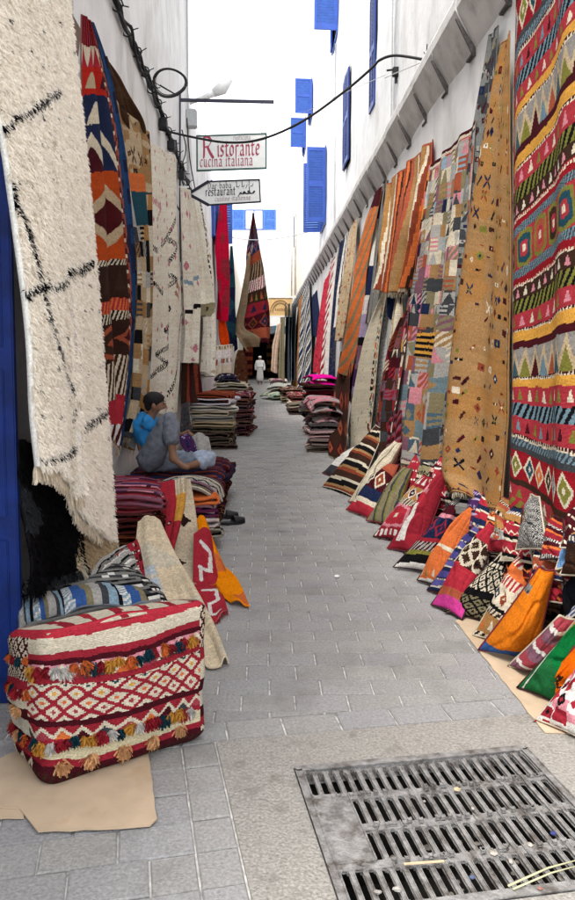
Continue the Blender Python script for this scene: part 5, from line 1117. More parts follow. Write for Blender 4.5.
def meander(c0, cc):
    return lines(c0, [[(.35, .12), (.70, .20), (.62, .36), (.28, .30), (.30, .42)], [(.30, .58), (.72, .60), (.72, .74), (.45, .76), (.45, .88), (.75, .9)]], .017, cc)
rug('red_cloth', 'scarlet cloth with white stepped motifs draped to the ground beside the orange cloth', 'cloth',
  [[(194, 535, 4.95), (203, 528, 5.0), (210, 532, 5.05)], [(194, 570, 4.7), (206, 566, 4.7), (216, 570, 4.75)], [(194, 600, 4.35), (210, 598, 4.35), (222, 598, 4.4)], [(200, 620), (214, 623), (228, 612)]], meander('red', 'white'), mode='Y', folds=(1.2, .014), res=.008, group=GD_, fringe=.04, fcol='red')
rug('orange_cloth', 'plain marigold cloth draped to a point on the paving beside the scarlet cloth', 'cloth',
  [[(196, 522, 5.15), (200, 516, 5.2), (206, 520, 5.2)], [(198, 552, 4.95), (208, 545, 4.95), (220, 556, 5.0)], [(206, 590, 4.6), (220, 585, 4.62), (236, 584, 4.68)], [(216, 602, 4.36), (232, 604), (250, 607)]], plain(lin('f08a06'), 'orange', 4), mode='Y', folds=(1.2, .02), res=.010, group=GD_)
# ---------------------------------------------------------------- the pouf
pf = empty('kilim_pouf', (-.62, 2.85, 0), 'square kilim pouf with red, cream and diamond bands and rows of coloured tassels, on cardboard', 'pouf')
c4 = [np.array(q) for q in ((-.775, 2.335), (-.225, 2.665), (-.35, 2.89), (-.985, 2.56))]
PH = .565
def pouf_ring(n=260, rc=.045):
    pts = []
    for i in (2, 3, 0, 1):
        p, a, b_ = c4[i], c4[i-1], c4[(i+1) % 4]
        d1 = (a-p)/np.linalg.norm(a-p); d2 = (b_-p)/np.linalg.norm(b_-p)
        A, B = p+d1*rc, p+d2*rc
        for t in np.linspace(0, 1, 8): pts.append(A*(1-t)**2+2*p*t*(1-t)+B*t**2)
    pts = np.array(pts+[pts[0]]); s = np.concatenate([[0], np.cumsum(np.linalg.norm(np.diff(pts, axis=0), axis=1))])
    t = np.linspace(0, s[-1], n); return np.stack([np.interp(t, s, pts[:, 0]), np.interp(t, s, pts[:, 1])], 1), s[-1]
ring_, per = pouf_ring(); cen = sum(c4)/4
nvp = 150; vv = np.linspace(0, 1, nvp)
Pp = np.zeros((len(ring_), nvp, 3))
side_t = np.linspace(0, per, len(ring_))
dcorner = np.min([np.linalg.norm(ring_-c, axis=1) for c in c4], axis=0)
bdir = np.array([-.515, .857]); back = np.clip(((ring_-c4[0])@bdir)/.36, 0, 1)
for j, v in enumerate(vv):
    e = min(v, 1-v)*PH; inset = .035*max(0, 1-e/.04)**2
    bul = .035*math.sin(math.pi*v)*np.clip(dcorner/.3, 0, 1)-inset
    dirr = ring_-cen; dirr = dirr/np.linalg.norm(dirr, axis=1, keepdims=True)
    wob = (vnoise(side_t*6, np.full_like(side_t, v*6), 3)-.5)*.030
    Pp[:, j, :2] = ring_+dirr*(bul+wob)[:, None]; Pp[:, j, 2] = .014+(1-v)*PH*(1-.17*back)+(vnoise(side_t*3, np.full_like(side_t, v*3), 8)-.5)*.045*math.sin(math.pi*min(1, v*1.0+.0))+.012*math.sin(3.1*side_t[0])
pb = [(.045, 'plain', 1, 'red'), (.075, 'plain', 1, 'cream'), (.035, 'plain', 1, 'crimson'), (.028, 'plain', 1, 'maroon'), (.07, 'zig', .075, 'lpink', 'cream', ['pink', 'dgrey', 'orange']), (.032, 'plain', 1, 'crimson'), (.008, 'dots', .02, 'cream', 'maroon'), (.175, 'lat', .088, 'crimson', 'cream', 'teal', 'pink', 'yellow', 'maroon', 'orange'), (.03, 'plain', 1, 'maroon'),
  (.07, 'zig', .075, 'crimson', 'cream', ['dgrey', 'pink', 'orange', 'maroon']), (.03, 'plain', 1, 'crimson'), (.075, 'plain', 1, lin('cfc6a4')), (.035, 'plain', 1, 'crimson'), (.03, 'plain', 1, 'maroon'), (.05, 'hatch', .03, 'maroon', 'brown')]
sb = [(.035, 'plain', 1, 'red'), (.16, 'lat', .05, 'maroon', 'cream', 'maroon', 'brown', 'maroon'), (.035, 'hatch', .02, 'maroon', 'cream'), (.05, 'plain', 1, 'crimson'), (.075, 'plain', 1, lin('cfc6b0')), (.05, 'plain', 1, 'maroon'), (.075, 'plain', 1, lin('c3bfae')), (.06, 'plain', 1, 'maroon'), (.04, 'plain', 1, 'crimson'), (.07, 'zig', .08, 'maroon', 'cream')]
# which arc length belongs to which face: starts after the first corner curve
s_front0 = 0; L_f = np.linalg.norm(c4[1]-c4[0]); S_L = np.linalg.norm(c4[3]-c4[2])-.02; S_F = S_L+np.linalg.norm(c4[0]-c4[3])-.045
def poufpat(U, V, w, h):
    fr_ = (U > S_F-.02) & (U < S_F+L_f+.03); a = bands(pb)(U, V, w, h); b_ = bands(sb)(U, V, w, h); return W3(fr_, a, b_)
me = sheet_mesh('body', Pp, poufpat, per, PH, .006); link('body', me, M_WOOL, pf)
# top: stretch a grid over the four corners
def bil(a, b_, c, d, n): 
    u, v = np.meshgrid(np.linspace(0, 1, n), np.linspace(0, 1, n), indexing='ij'); u = u[..., None]; v = v[..., None]; return a*(1-u)*(1-v)+b_*u*(1-v)+c*u*v+d*(1-u)*v, u[..., 0], v[..., 0]
T_, tu_, tv_ = bil(*[np.append(cen+(c-cen)*.935, 0) for c in c4], 60)
bl = (np.sin(math.pi*tu_)*np.sin(math.pi*tv_))**.6
T_[..., 2] = .014+PH*(1-.17*np.clip(((T_[..., :2]-c4[0])@bdir)/.36, 0, 1))-.004+.026*bl+(vnoise(tu_*6, tv_*6, 4)-.5)*.012*bl
me = sheet_mesh('top', T_, stripes((1, 'cream'), (.45, 'crimson'), (.9, 'cream'), (.3, 'red'), rep=3, axis='u'), .62, .5, .006); link('top', me, M_WOOL, pf)
TS = {}
def tassel_mesh(c, kk):
    rg = np.random.default_rng(kk); n = 150
    d = rg.normal(0, 1, (n, 3)); d[:, 2] = -np.abs(d[:, 2])*.9-.25; d[:, 1] = -np.abs(d[:, 1])*.8; d /= np.linalg.norm(d, axis=1, keepdims=True)
    s = np.cross(d, rg.normal(0, 1, (n, 3))); s /= np.linalg.norm(s, axis=1, keepdims=True); s *= .0018; l = rg.uniform(.008, .020, (n, 1))
    p = rg.normal(0, .0035, (n, 3)); m1 = p+d*l*.6; m2 = p+d*l+np.array([0, 0, -.006])
    V = np.stack([p-s, p+s, m1+s, m1-s, m2+s, m2-s], 1); b_ = np.arange(n)[:, None]*6
    return mesh_np('tassel', V, np.vstack([b_+np.array([0, 1, 2, 3]), b_+np.array([3, 2, 4, 5])]), np.tile(ck(c), (2*n, 1))*rg.uniform(.6, 1.15, (2*n, 1)))
def pouf_at(s, z):
    i = int(np.clip(s/per*(len(ring_)-1), 1, len(ring_)-2)); j = int(np.clip((1-(z-.014)/PH)*(nvp-1), 0, nvp-1)); p = Pp[i, j]; t = Pp[i+1, j]-Pp[i-1, j]; t[2] = 0; t /= np.linalg.norm(t); return p+np.array([t[1], -t[0], 0])*.004, math.atan2(t[1], t[0])
cyc = ['yellow', 'red', 'crimson', 'white', 'white', 'orange', 'orange', 'teal', 'crimson', 'yellow', 'yellow', 'orange', 'teal', 'teal', 'red', 'orange', 'crimson', 'teal', 'red']
rgt = random.Random(5)
for (z, s0, s1, n, cols, sc_) in ((.432, S_F+.0, S_F+L_f, 20, cyc, 1.25), (.160, S_F+.0, S_F+L_f, 20, ['teal', 'yellow', 'white', 'red', 'crimson', 'teal', 'yellow', 'yellow', 'red', 'white'], 1.25), (.085, S_F+.05, S_F+L_f, 5, [lin('e0b080')], 1.4), (.34, S_L+.02, S_F, 7, ['red', 'crimson', 'orange', 'teal'], 1.1), (.475, S_L+.02, S_F, 5, ['teal', 'orange', 'crimson'], .9), (.14, S_L+.02, S_F, 6, ['orange', 'red', lin('e0b080'), 'teal'], 1.1), (.255, S_L+.1, S_F-.05, 2, [lin('e0b080')], 1)):
    for i in range(n):
        s = s0+(s1-s0)*(i+.5)/n; p, a = pouf_at(s, z+rgt.uniform(-.006, .006)); c = cols[i % len(cols)]; key = (str(c), i % 2)
        if key not in TS: TS[key] = tassel_mesh(c, len(TS))
        o = bpy.data.objects.new('tassel', TS[key]); COL.objects.link(o)
        if not TS[key].materials: TS[key].materials.append(M_PILE)
        o.parent = pf; o.matrix_parent_inverse = full(pf).inverted(); o.location = tuple(p); o.rotation_euler = (rgt.uniform(-.3, .3), rgt.uniform(-.5, .5), a); o.scale = (sc_*rgt.uniform(1.0, 1.35),)*3
# cardboard
def card(label, pts, th=.005, z=.008):
    mb = MB(); vs = []
    rg = random.Random(len(label)); n = len(pts)
    for i in range(n):
        p, q = np.array(PG(*pts[i])[:2]), np.array(PG(*pts[(i+1) % n])[:2])
        L = np.linalg.norm(q-p); m = max(1, int(L/.05))
        for k in range(m):
            a = p+(q-p)*k/m; vs.append((a[0]+(rg.gauss(0, .0025) if k else 0), a[1]+(rg.gauss(0, .0025) if k else 0), z))
    f = mb.bm.faces.new([mb.bm.verts.new(v) for v in vs]); r_ = bmesh.ops.extrude_face_region(mb.bm, geom=[f])
    for v in r_['geom']:
        if isinstance(v, bmesh.types.BMVert): v.co.z += th
    tag(mb.build('cardboard_sheet', M_CARD), label, 'cardboard')
card('torn sheet of cardboard lying under the kilim pouf', [(-30, 775), (60, 735), (148, 752), (157, 822), (150, 829), (38, 835), (28, 822), (20, 812), (-20, 808)])
card('narrow second cardboard flap under the torn sheet at the left edge', [(-30, 800), (22, 803), (24, 820), (-30, 822)], .004, .003)
card('long strip of cardboard under the cushions on the right', [(455, 622), (545, 734), (640, 738), (600, 640), (500, 600)], .004, .003)

# ================================================================== CUSHIONS LEANING ON THE RIGHT
GC = 'kilim cushions leaning along the right wall'
CORDS = [mat('dark_cord', (.03, .012, .014), rough=1), mat('cream_cord', (.45, .40, .31), rough=1), mat('wine_cord', (.16, .018, .03), rough=1)]
def cushion(label, BL, BR, A, XA, pat, bulge=.105, z=(0, 0), name='cushion', cat='cushion', lean=.16, pinch=1.0, res=64, fr=None):
    bl_ = PG(*BL, z[0])+np.array([0, 0, .012]); br_ = PG(*BR, z[1])+np.array([0, 0, .012]); a = PX(A[0], A[1], XA)
    if z[0] >= .1: bl_ = PX(BL[0], BL[1], 1.40); br_ = PX(BR[0], BR[1], 1.46)
    if bl_[0] > 1.5: bl_ = PX(BL[0], BL[1], 1.5)
    if br_[0] > 1.56: br_ = PX(BR[0], BR[1], 1.56)
    d = a+(br_-bl_)*lean+np.array([.05, .02, -.02])
    P, u, v = bil(bl_, br_, d, a, res)
    P = np.swapaxes(P, 0, 1)[::-1]; u = u.T[::-1]; v = v.T[::-1]                    # first axis: from top to bottom
    w = float(np.linalg.norm(br_-bl_)+np.linalg.norm(d-a))/2+.12; h = float(np.linalg.norm(a-bl_))
    n = np.cross(br_-bl_, a-bl_); n /= np.linalg.norm(n)
    view = np.array([0, 0, EYE])-(bl_+a)/2
    if n @ view < 0: n = -n
    k = (np.clip(np.sin(math.pi*u), 0, 1)*np.clip(np.sin(math.pi*v), 0, 1))**.55
    sd_ = sum(map(ord, label)) % 777
    wr = (vnoise(u*4, v*4, sd_)-.5)*.045*k+(vnoise(u*11, v*9, sd_+1)-.5)*.012*k-.022*np.clip(1-np.abs(vnoise(u*3+sd_, v*3.5, sd_+2)-.5)*9, 0, 1)*k
    k2 = k*bulge+wr
    # pull the edges in a little between the ears
    P = P+((bl_+br_+a+d)/4-P)*(.05*np.sin(math.pi*u)*(np.abs(v-.5)*2)**4+.05*np.sin(math.pi*v)*(np.abs(u-.5)*2)**4)[..., None]
    fr_ = P+n*k2[..., None]; bk = P-n*(k*bulge*.8)[..., None]
    for Q in (fr_, bk): Q[..., 2] = np.maximum(Q[..., 2], .008)
    fr_ = np.swapaxes(fr_, 0, 1); bk = np.swapaxes(bk, 0, 1)
    uu, vv_ = np.meshgrid((np.arange(res-1)+.5)/(res-1), (np.arange(res-1)+.5)/(res-1), indexing='ij')
    U = uu*w; V = vv_*h; col = pat(np.clip(U+(vnoise(U*9, V*9, 21)-.5)*.016, 0, w*.9999), np.clip(V+(vnoise(U*5, V*3, 22)-.5)*.025, 0, h*.9999), w, h)*(.86+.28*hsh(np.floor(U*260), np.floor(V*260), 7))[..., None]*(.86+.28*vnoise(U*3, V*60, 5))[..., None]
    nn = res*res; idx = np.arange(nn).reshape(res, res); q = np.stack([idx[:-1, :-1], idx[1:, :-1], idx[1:, 1:], idx[:-1, 1:]], -1).reshape(-1, 4)
    ring = np.concatenate([idx[:-1, 0], idx[-1, :-1], idx[:0:-1, -1], idx[0, :0:-1]]); r2 = np.roll(ring, -1); sdq = np.stack([ring, ring+nn, r2+nn, r2], -1)
    u1, v1 = np.meshgrid(np.linspace(0, w, res), np.linspace(0, h, res), indexing='ij'); uv = np.stack([u1, v1], -1).reshape(-1, 2)
    c = np.clip(col.reshape(-1, 3), .002, .9)
    me = mesh_np(name, np.vstack([fr_.reshape(-1, 3), bk.reshape(-1, 3)]), np.vstack([q, q[:, ::-1]+nn, sdq]), np.vstack([c, c, np.tile(c.mean(0), (len(sdq), 1))]), np.vstack([uv, uv]))
    o = link(name, me, M_WOOL); tag(o, label, cat, GC)
    Q = fr_.reshape(-1, 3)[ring]; mb = MB(); mb.tube(Q[::3]+n*.002, .0055, 5, True); mb.build('piping', CORDS[sd_ % 3], o, True)
    if fr: add_fringe(o, fr_[:, -1], fr_[:, -1]-fr_[:, -4], .03, fr, sd_, .006)
    return o
S = stripes
def cu(label, BL, BR, A, XA, pat, **k): return cushion(label, BL, BR, A, XA, pat, **k)
cu('plump white cushion with a dark edge behind the brown striped one at the far end', (322, 474), (344, 482), (358, 446), 1.30, over(plain('white'), (0, .80, 1, 1, plain('dgrey'))), bulge=.11)
cu('brown, cream and rust striped cushion at the far end of the cushion row', (322, 487), (357, 500), (376, 425), 1.38, bands([(.05, 'plain', 1, 'brown'), (.02, 'plain', 1, 'cream'), (.04, 'plain', 1, 'black'), (.02, 'plain', 1, 'tan'), (.02, 'plain', 1, 'rust')], rep=4), bulge=.09, fr='black')
cu('folded cream and khaki cushion between the brown striped and the red-navy ones', (348, 503), (372, 510), (395, 440), 1.42, S((2, 'cream'), (.4, 'khaki'), rep=3, axis='u'))
cu('red cushion with navy and cream lozenges, after the brown striped one', (346, 511), (378, 525), (389, 462), 1.34, bands([(.08, 'plain', 1, 'brick'), (.12, 'dia', .22, 'maroon', 'cream', 'navy', 'rust'), (.06, 'plain', 1, 'navy'), (.03, 'plain', 1, 'cream'), (.05, 'plain', 1, 'red')]), fr='cream')
cu('dull olive-grey cushion squeezed between two red ones', (366, 522), (394, 530), (404, 466), 1.40, S((2, 'khaki'), (.7, 'dgrey'), (.5, 'olive'), rep=3, axis='u'))
cu('pinkish red cushion with white stepped motifs and a mustard panel', (373, 538), (408, 546), (424, 474), 1.40, bands([(.08, 'mot', .1, 'crimson', 'white'), (.07, 'dia', .12, 'ochre', 'white', 'maroon'), (.03, 'hatch', .03, 'cream', 'brown'), (.12, 'med', .3, 'red', 'lpink', 'red'), (.05, 'dots', .05, 'crimson', 'white')]), fr='red')
cu('crimson cushion with a broad white band, left of the navy striped one', (387, 550), (420, 558), (440, 470), 1.44, over(plain('crimson', 'red', 6), (.18, .45, .46, .9, scatter('white', ['lpink'], .05, .015, 2)), (.2, .18, .55, .32, bands([(.1, 'teeth', .09, 'crimson', 'lpink')]))), fr='crimson')
cu('crimson cushion with small white triangles in the back row by the tan rug', (420, 505), (450, 512), (446, 462), 1.5, scatter('crimson', ['white', 'lpink', 'maroon'], .08, .03, 4), z=(.12, .12), lean=.05, bulge=.06)
cu('navy cushion with red and grey stripes, a white hem at the ground', (393, 569), (438, 577), (457, 496), 1.44, bands([(.05, 'hatch', .05, 'white', 'black'), (.05, 'plain', 1, 'maroon'), (.02, 'plain', 1, 'lpink'), (.10, 'dia', .14, 'navy', 'crimson', 'navy'), (.02, 'plain', 1, 'crimson'), (.04, 'hatch', .04, 'lgrey', 'maroon'), (.02, 'plain', 1, 'olive'), (.04, 'plain', 1, 'black'), (.025, 'plain', 1, 'white')]))
cu('grey and black cushion behind the narrow orange one', (440, 545), (470, 552), (469, 492), 1.5, S((1, 'grey'), (.5, 'black'), (.6, 'lgrey'), rep=4), z=(.10, .10))
cu('narrow orange cushion with a white patterned foot', (417, 582), (445, 594), (470, 506), 1.45, bands([(.30, 'plain', 1, 'orange'), (.02, 'plain', 1, 'cream'), (.12, 'plain', 1, 'orange'), (.08, 'mot', .07, 'orange', 'cream', 'ochre'), (.02, 'plain', 1, 'white')]))
cu('violet-blue cushion with fine cream stripes', (427, 592), (460, 604), (479, 520), 1.45, bands([(.05, 'plain', 1, lin('4a4684')), (.018, 'dots', .03, 'navy', 'cream'), (.04, 'plain', 1, lin('5d5a9a')), (.012, 'plain', 1, 'cream'), (.03, 'plain', 1, 'navy')], rep=4), fr='pink')
cu('scarlet cushion with a brown lattice panel, left of the black cushion', (431, 607), (462, 622), (490, 522), 1.46, over(bands([(.12, 'plain', 1, 'red'), (.16, 'lat', .09, 'cream', 'brown', 'brown', 'khaki', 'black'), (.12, 'plain', 1, 'red'), (.05, 'plain', 1, 'brick'), (.05, 'plain', 1, 'red')]), (0, .88, 1, 1, plain('hot'))))
cu('bright red cushion in the back row left of the grey herringbone one', (468, 545), (500, 552), (484, 508), 1.52, plain('red', 'crimson', 5), z=(.14, .14), lean=.05, bulge=.06)
cu('red cushion with an orange and navy tip in the back row', (484, 552), (520, 556), (514, 506), 1.54, bands([(.04, 'plain', 1, 'navy'), (.03, 'hatch', .03, 'white', 'maroon'), (.06, 'plain', 1, 'ochre'), (.09, 'plain', 1, 'red'), (.08, 'scatter' if False else 'mot', .06, 'lgrey', 'white'), (.1, 'plain', 1, 'crimson')]), z=(.16, .16), lean=.05, bulge=.06)
cu('black cushion with cream fern-like motifs', (444, 614), (492, 626), (508, 544), 1.47, bands([(.09, 'zig', .07, 'black', 'cream'), (.03, 'dots', .05, 'black', 'cream'), (.10, 'lat', .07, 'black', 'cream', 'black', 'black', 'dgrey'), (.03, 'plain', 1, 'black'), (.09, 'lat', .09, 'black', 'khaki', 'black')]), bulge=.085)
more = [((400, 490), (418, 492), (416, 454), bands([(.05, 'plain', 1, 'crimson'), (.03, 'mot', .05, 'crimson', 'white')], rep=4), 'small crimson cushion tip with white marks behind the olive-grey cushion'),
 ((424, 500), (446, 502), (436, 462), bands([(.06, 'plain', 1, 'maroon'), (.04, 'hatch', .04, 'red', 'cream')], rep=3), 'maroon cushion tip with cream hatching below the patchwork rug'),
 ((448, 525), (470, 530), (462, 482), bands([(.03, 'plain', 1, 'black'), (.06, 'dia', .07, 'crimson', 'white', 'black')], rep=3), 'black and crimson diamond cushion tip below the tan rug'),
 ((470, 535), (492, 540), (484, 492), bands([(.05, 'plain', 1, 'navy'), (.02, 'plain', 1, 'cream'), (.06, 'plain', 1, 'red')], rep=3), 'navy and red banded cushion tip below the tan rug'),
 ((492, 540), (512, 545), (503, 497), bands([(.05, 'plain', 1, 'ochre'), (.03, 'hatch', .03, 'black', 'cream'), (.04, 'plain', 1, 'brick')], rep=3), 'ochre cushion tip with black hatching, left of the grey herringbone cushion'),
 ((560, 548), (590, 552), (578, 505), bands([(.05, 'plain', 1, 'maroon'), (.03, 'dots', .04, 'maroon', 'cream')], rep=4), 'maroon dotted cushion at the right end below the big banded kilim')]
for k, (ax, ay, cc, lb) in enumerate(((401, 452, ('rust', 'cream', 'navy'), 'rust and navy cushion tip right below the dark kilim'), (409, 470, ('crimson', 'lpink', 'maroon'), 'crimson cushion tip with pink zigzags beside the olive-grey cushion'), (425, 452, ('khaki', 'black', 'cream'), 'khaki cushion tip with black zigzags below the patchwork rug'), (441, 456, ('red', 'white', 'maroon'), 'bright red cushion tip with white zigzags left of the tan rug'),
  (455, 474, ('dgrey', 'cream', 'black'), 'charcoal cushion tip with cream zigzags below the tan rug'), (476, 486, ('purple', 'lilac', 'navy'), 'purple cushion tip with lilac zigzags below the tan rug'), (494, 508, ('orange', 'brown', 'cream'), 'orange cushion tip with brown zigzags below the tan rug'), (516, 512, ('crimson', 'cream', 'black'), 'crimson cushion tip with cream zigzags touching the grey herringbone cushion'), (546, 530, ('brick', 'cream', 'navy'), 'brick red cushion tip with cream zigzags right of the grey herringbone cushion'), (520, 528, ('black', 'orange', 'maroon'), 'black cushion tip with orange zigzags before the grey herringbone cushion'))):
    wd = 11+k*.7; more.append(((ax-wd, ay+42+k), (ax+wd*1.1, ay+45+k), (ax, ay), bands([(.05, 'plain', 1, cc[0]), (.05, 'zig', .07, cc[0], cc[1]), (.03, 'plain', 1, cc[2]), (.02, 'plain', 1, cc[1])], rep=3), lb))
for BL, BR, A, pt, lb in more: cu(lb, BL, BR, A, 1.56, pt, z=(.2, .2), lean=.03, bulge=.06)
cu('upright cone-like grey herringbone cushion in the back row', (516, 550), (548, 550), (531.5, 494), 1.50, bands([(.016, 'hatch', .014, 'black', 'lgrey'), (.016, 'hatch', -.014, 'black', 'lgrey')], rep=14), z=(.20, .20), lean=.02, bulge=.06)
cu('dark red striped cushion right of the grey herringbone one', (540, 560), (566, 560), (554, 516), 1.52, bands([(.03, 'plain', 1, 'maroon'), (.02, 'plain', 1, 'orange'), (.04, 'plain', 1, 'crimson'), (.02, 'hatch', .02, 'black', 'white')], rep=3), z=(.22, .22), lean=.05, bulge=.05)
cu('plain light blue cushion corner in the back row by the big kilim', (556, 570), (580, 566), (571, 524), 1.53, plain(lin('6a92c0')), z=(.25, .25), lean=.02, bulge=.04)
cu('orange and purple cushion at the right end of the back row', (560, 575), (605, 580), (592, 520), 1.56, bands([(.07, 'plain', 1, 'purple'), (.04, 'plain', 1, 'ochre'), (.03, 'dots', .04, 'navy', 'cream'), (.1, 'plain', 1, 'brown')]), z=(.25, .25), lean=.4)
cu('cream cushion with orange, red and dark star bands, left of the plain orange cushion', (473, 637), (520, 655), (524, 546), 1.48, over(bands([(.05, 'plain', 1, 'crimson'), (.05, 'hatch', .05, 'cream', 'crimson'), (.06, 'plain', 1, 'orange'), (.06, 'hatch', .04, 'cream', 'red'), (.10, 'dia', .10, 'cream', 'cream', 'navy', 'rust', 'olive', 'maroon'), (.02, 'plain', 1, 'black'), (.03, 'hatch', .04, 'cream', 'brown'), (.09, 'mot', .08, 'ochre', 'orange', 'cream'), (.03, 'hatch', .05, 'black', 'cream')], skew=-.15)), bulge=.09, fr='cream')
cu('red cushion with a white knot behind the top of the plain orange cushion', (520, 600), (566, 604), (548, 545), 1.5, scatter('crimson', ['white', 'maroon', 'orange'], .1, .035, 6, 'red'), z=(.12, .12), lean=.05, bulge=.06)
cu('plain orange cushion with a blue hem, standing to a rounded peak', (478, 652), (536, 664), (540, 566), 1.36, over(plain(lin('dc7a1c')), (0, .87, 1, 1, plain('blue')), (.0, .17, .22, .25, scatter('grey', ['lgrey', 'dgrey'], .03, .012, 2))), bulge=.12, lean=.10)
cu('black cushion leaning far right behind the green one', (556, 632), (610, 645), (588, 545), 1.56, plain(lin('17181f'), 'black', 5), z=(.05, .05))
cu('white and navy patterned cushion between the black and yellow ones', (538, 652), (590, 668), (590, 585), 1.54, bands([(.05, 'mot', .06, 'white', 'navy', 'brown'), (.04, 'hatch', .04, 'blue', 'white'), (.05, 'dia', .07, 'white', 'cream', 'navy', 'rust')], rep=2))
cu('golden yellow cushion behind the green one at the right edge', (534, 672), (590, 690), (600, 590), 1.5, plain(lin('f0a008'), 'yellow', 4))
cu('pink and white striped cushion foot left of the green cushion', (508, 668), (548, 680), (560, 615), 1.4, S((1, 'pink'), (.4, 'white'), (1, 'mauve'), rep=3), fr='white')
cu('emerald green cushion with a white piped line, under the big orange one', (517, 690), (560, 708), (592, 606), 1.46, over(plain(lin('0d6a35'), 'green', 4), (.12, 0, .16, 1, plain('white'))), bulge=.09)
cu('big smooth orange cushion at the right edge of the photo', (532, 694), (592, 712), (606, 612), 1.44, lines(lin('ea6a0c'), [['brown', (.10, .78), (.2, .74), (.3, .8), (.42, .76)], ['brown', (.16, .7), (.24, .66), (.22, .74)]], .008, 'brown'), bulge=.10)
cu('red, white and black tufted cushion at the front right end of the row', (536, 722), (600, 752), (592, 650), 1.40, scatter('white', ['red', 'crimson', 'white', 'black', 'maroon', 'crimson'], .075, .045, 5, 'lpink', .95), bulge=.10, fr='red')
tf = MB()

# ================================================================== FAR RIGHT PILES
GQ = 'folded rugs far down on the right'
def pile(cx, cy, wx, dy, specs): return stack(GQ, 0, cx, cy, wx, dy, specs, jit=.05, sagx=.5)
z1 = pile(1.02, 11.5, .52, .85, [('brown and cream folded rug at the bottom of the pile below the rust diamond rug', .14, stripes((1, 'brown'), (1, 'cream'), (.5, 'mauve'), rep=4), 3), ('mauve striped folded rug second in the pile below the rust diamond rug', .13, stripes((1, 'mauve'), (.6, 'cream'), (.5, 'black'), rep=5), 3), ('pink-white folded rug third in the pile below the rust diamond rug', .13, stripes((1, 'lpink'), (1, 'white'), (.4, 'maroon'), rep=4), 3), ('grey-black folded rug on top of the pile below the rust diamond rug', .14, kil(61, 'dgrey', 'black', 'white', 'mauve'), 3)])
folded('crumpled pink, white and black cloth heaped on the pile below the rust diamond rug', 1.0, 11.5, z1, .55, .8, .5, scatter('lgrey', ['lpink', 'black', 'white', 'mauve', 'black'], .12, .07, 4, 'lpink'), 3, .2, GQ, 'crumpled_cloth', 'cloth', sagx=2.5)
z2 = pile(1.14, 14.2, .52, 1.3, [('black folded rug under everything in the pile topped by the magenta cloth', .17, kil(62, 'black', 'maroon', 'cream', 'ochre'), 3), ('grey and rust folded rug second from the ground in the pile topped by magenta', .17, kil(63, 'grey', 'rust', 'white', 'black'), 3), ('navy folded rug at the bottom of the pile under the magenta cloth', .16, stripes((1, 'navy'), (.5, 'ochre'), (1, 'black'), rep=4), 3), ('orange and navy folded rug in the pile under the magenta cloth', .16, stripes((1, 'ochre'), (1, 'navy'), (.5, 'maroon'), rep=4), 3), ('maroon folded rug in the upper half of the pile under the magenta cloth', .16, stripes((1, 'maroon'), (.3, 'cream'), (1, 'brown'), rep=4), 3), ('dark red folded rug second from the top of the pile under the magenta cloth', .15, stripes((1, 'crimson'), (.4, 'black'), (1, 'maroon'), rep=4), 3), ('brown folded rug just under the magenta cloth', .14, stripes((1, 'brown'), (.4, 'maroon'), rep=4), 3)])
folded('bright magenta cloth heaped on top of the far right pile', 1.2, 14.2, z2, .6, .9, .22, plain(lin('e8109a'), 'hot', 5), 2, .2, GQ, 'magenta_cloth', 'cloth', sagx=2)
pile(1.05, 19.5, .6, 2.0, [('dark folded rug at the bottom of the pile left of the pink-red rug', .2, kil(51, 'maroon', 'black', 'cream', 'brown'), 3), ('cream folded rug in the pile left of the pink-red rug', .2, stripes((1, 'cream'), (.5, 'brown'), rep=4), 3), ('crimson folded rug on top of the pile left of the pink-red rug', .2, kil(52, 'crimson', 'maroon', 'cream', 'black'), 3)])
pile(1.05, 24.5, .8, 2.6, [('sand folded rug at the bottom of the pile behind the sage bundle', .25, stripes((1, 'sand'), (.5, 'dgrey'), rep=4), 3), ('brown folded rug on the pile behind the sage bundle', .3, kil(53, 'brown', 'rust', 'cream', 'black'), 3)])
zs = folded('sage green folded blanket lying loose at the far right edge of the alley', .55, 25.5, .006, .85, 1.6, .34, stripes((2, 'sage'), (.6, 'cream'), rep=3), 3, .3, GQ, 'sage_blanket', 'blanket', sagx=2)
folded('pale green crumpled cloth on top of the sage blanket', .66, 25.8, .32, .75, 1.2, .34, stripes((1, 'lgrey'), (.7, 'sage'), (.5, 'cream'), rep=3), 3, -.2, GQ, 'crumpled_cloth', 'cloth', sagx=3)
pile(.75, 33, .7, 2.2, [('grey folded rug at the bottom of the pile by the dark passage', .3, stripes((1, 'grey'), (.5, 'dgrey'), rep=3), 3), ('mauve folded rug on the pile by the dark passage', .3, stripes((1, 'mauve'), (.5, 'cream'), rep=3), 3)])

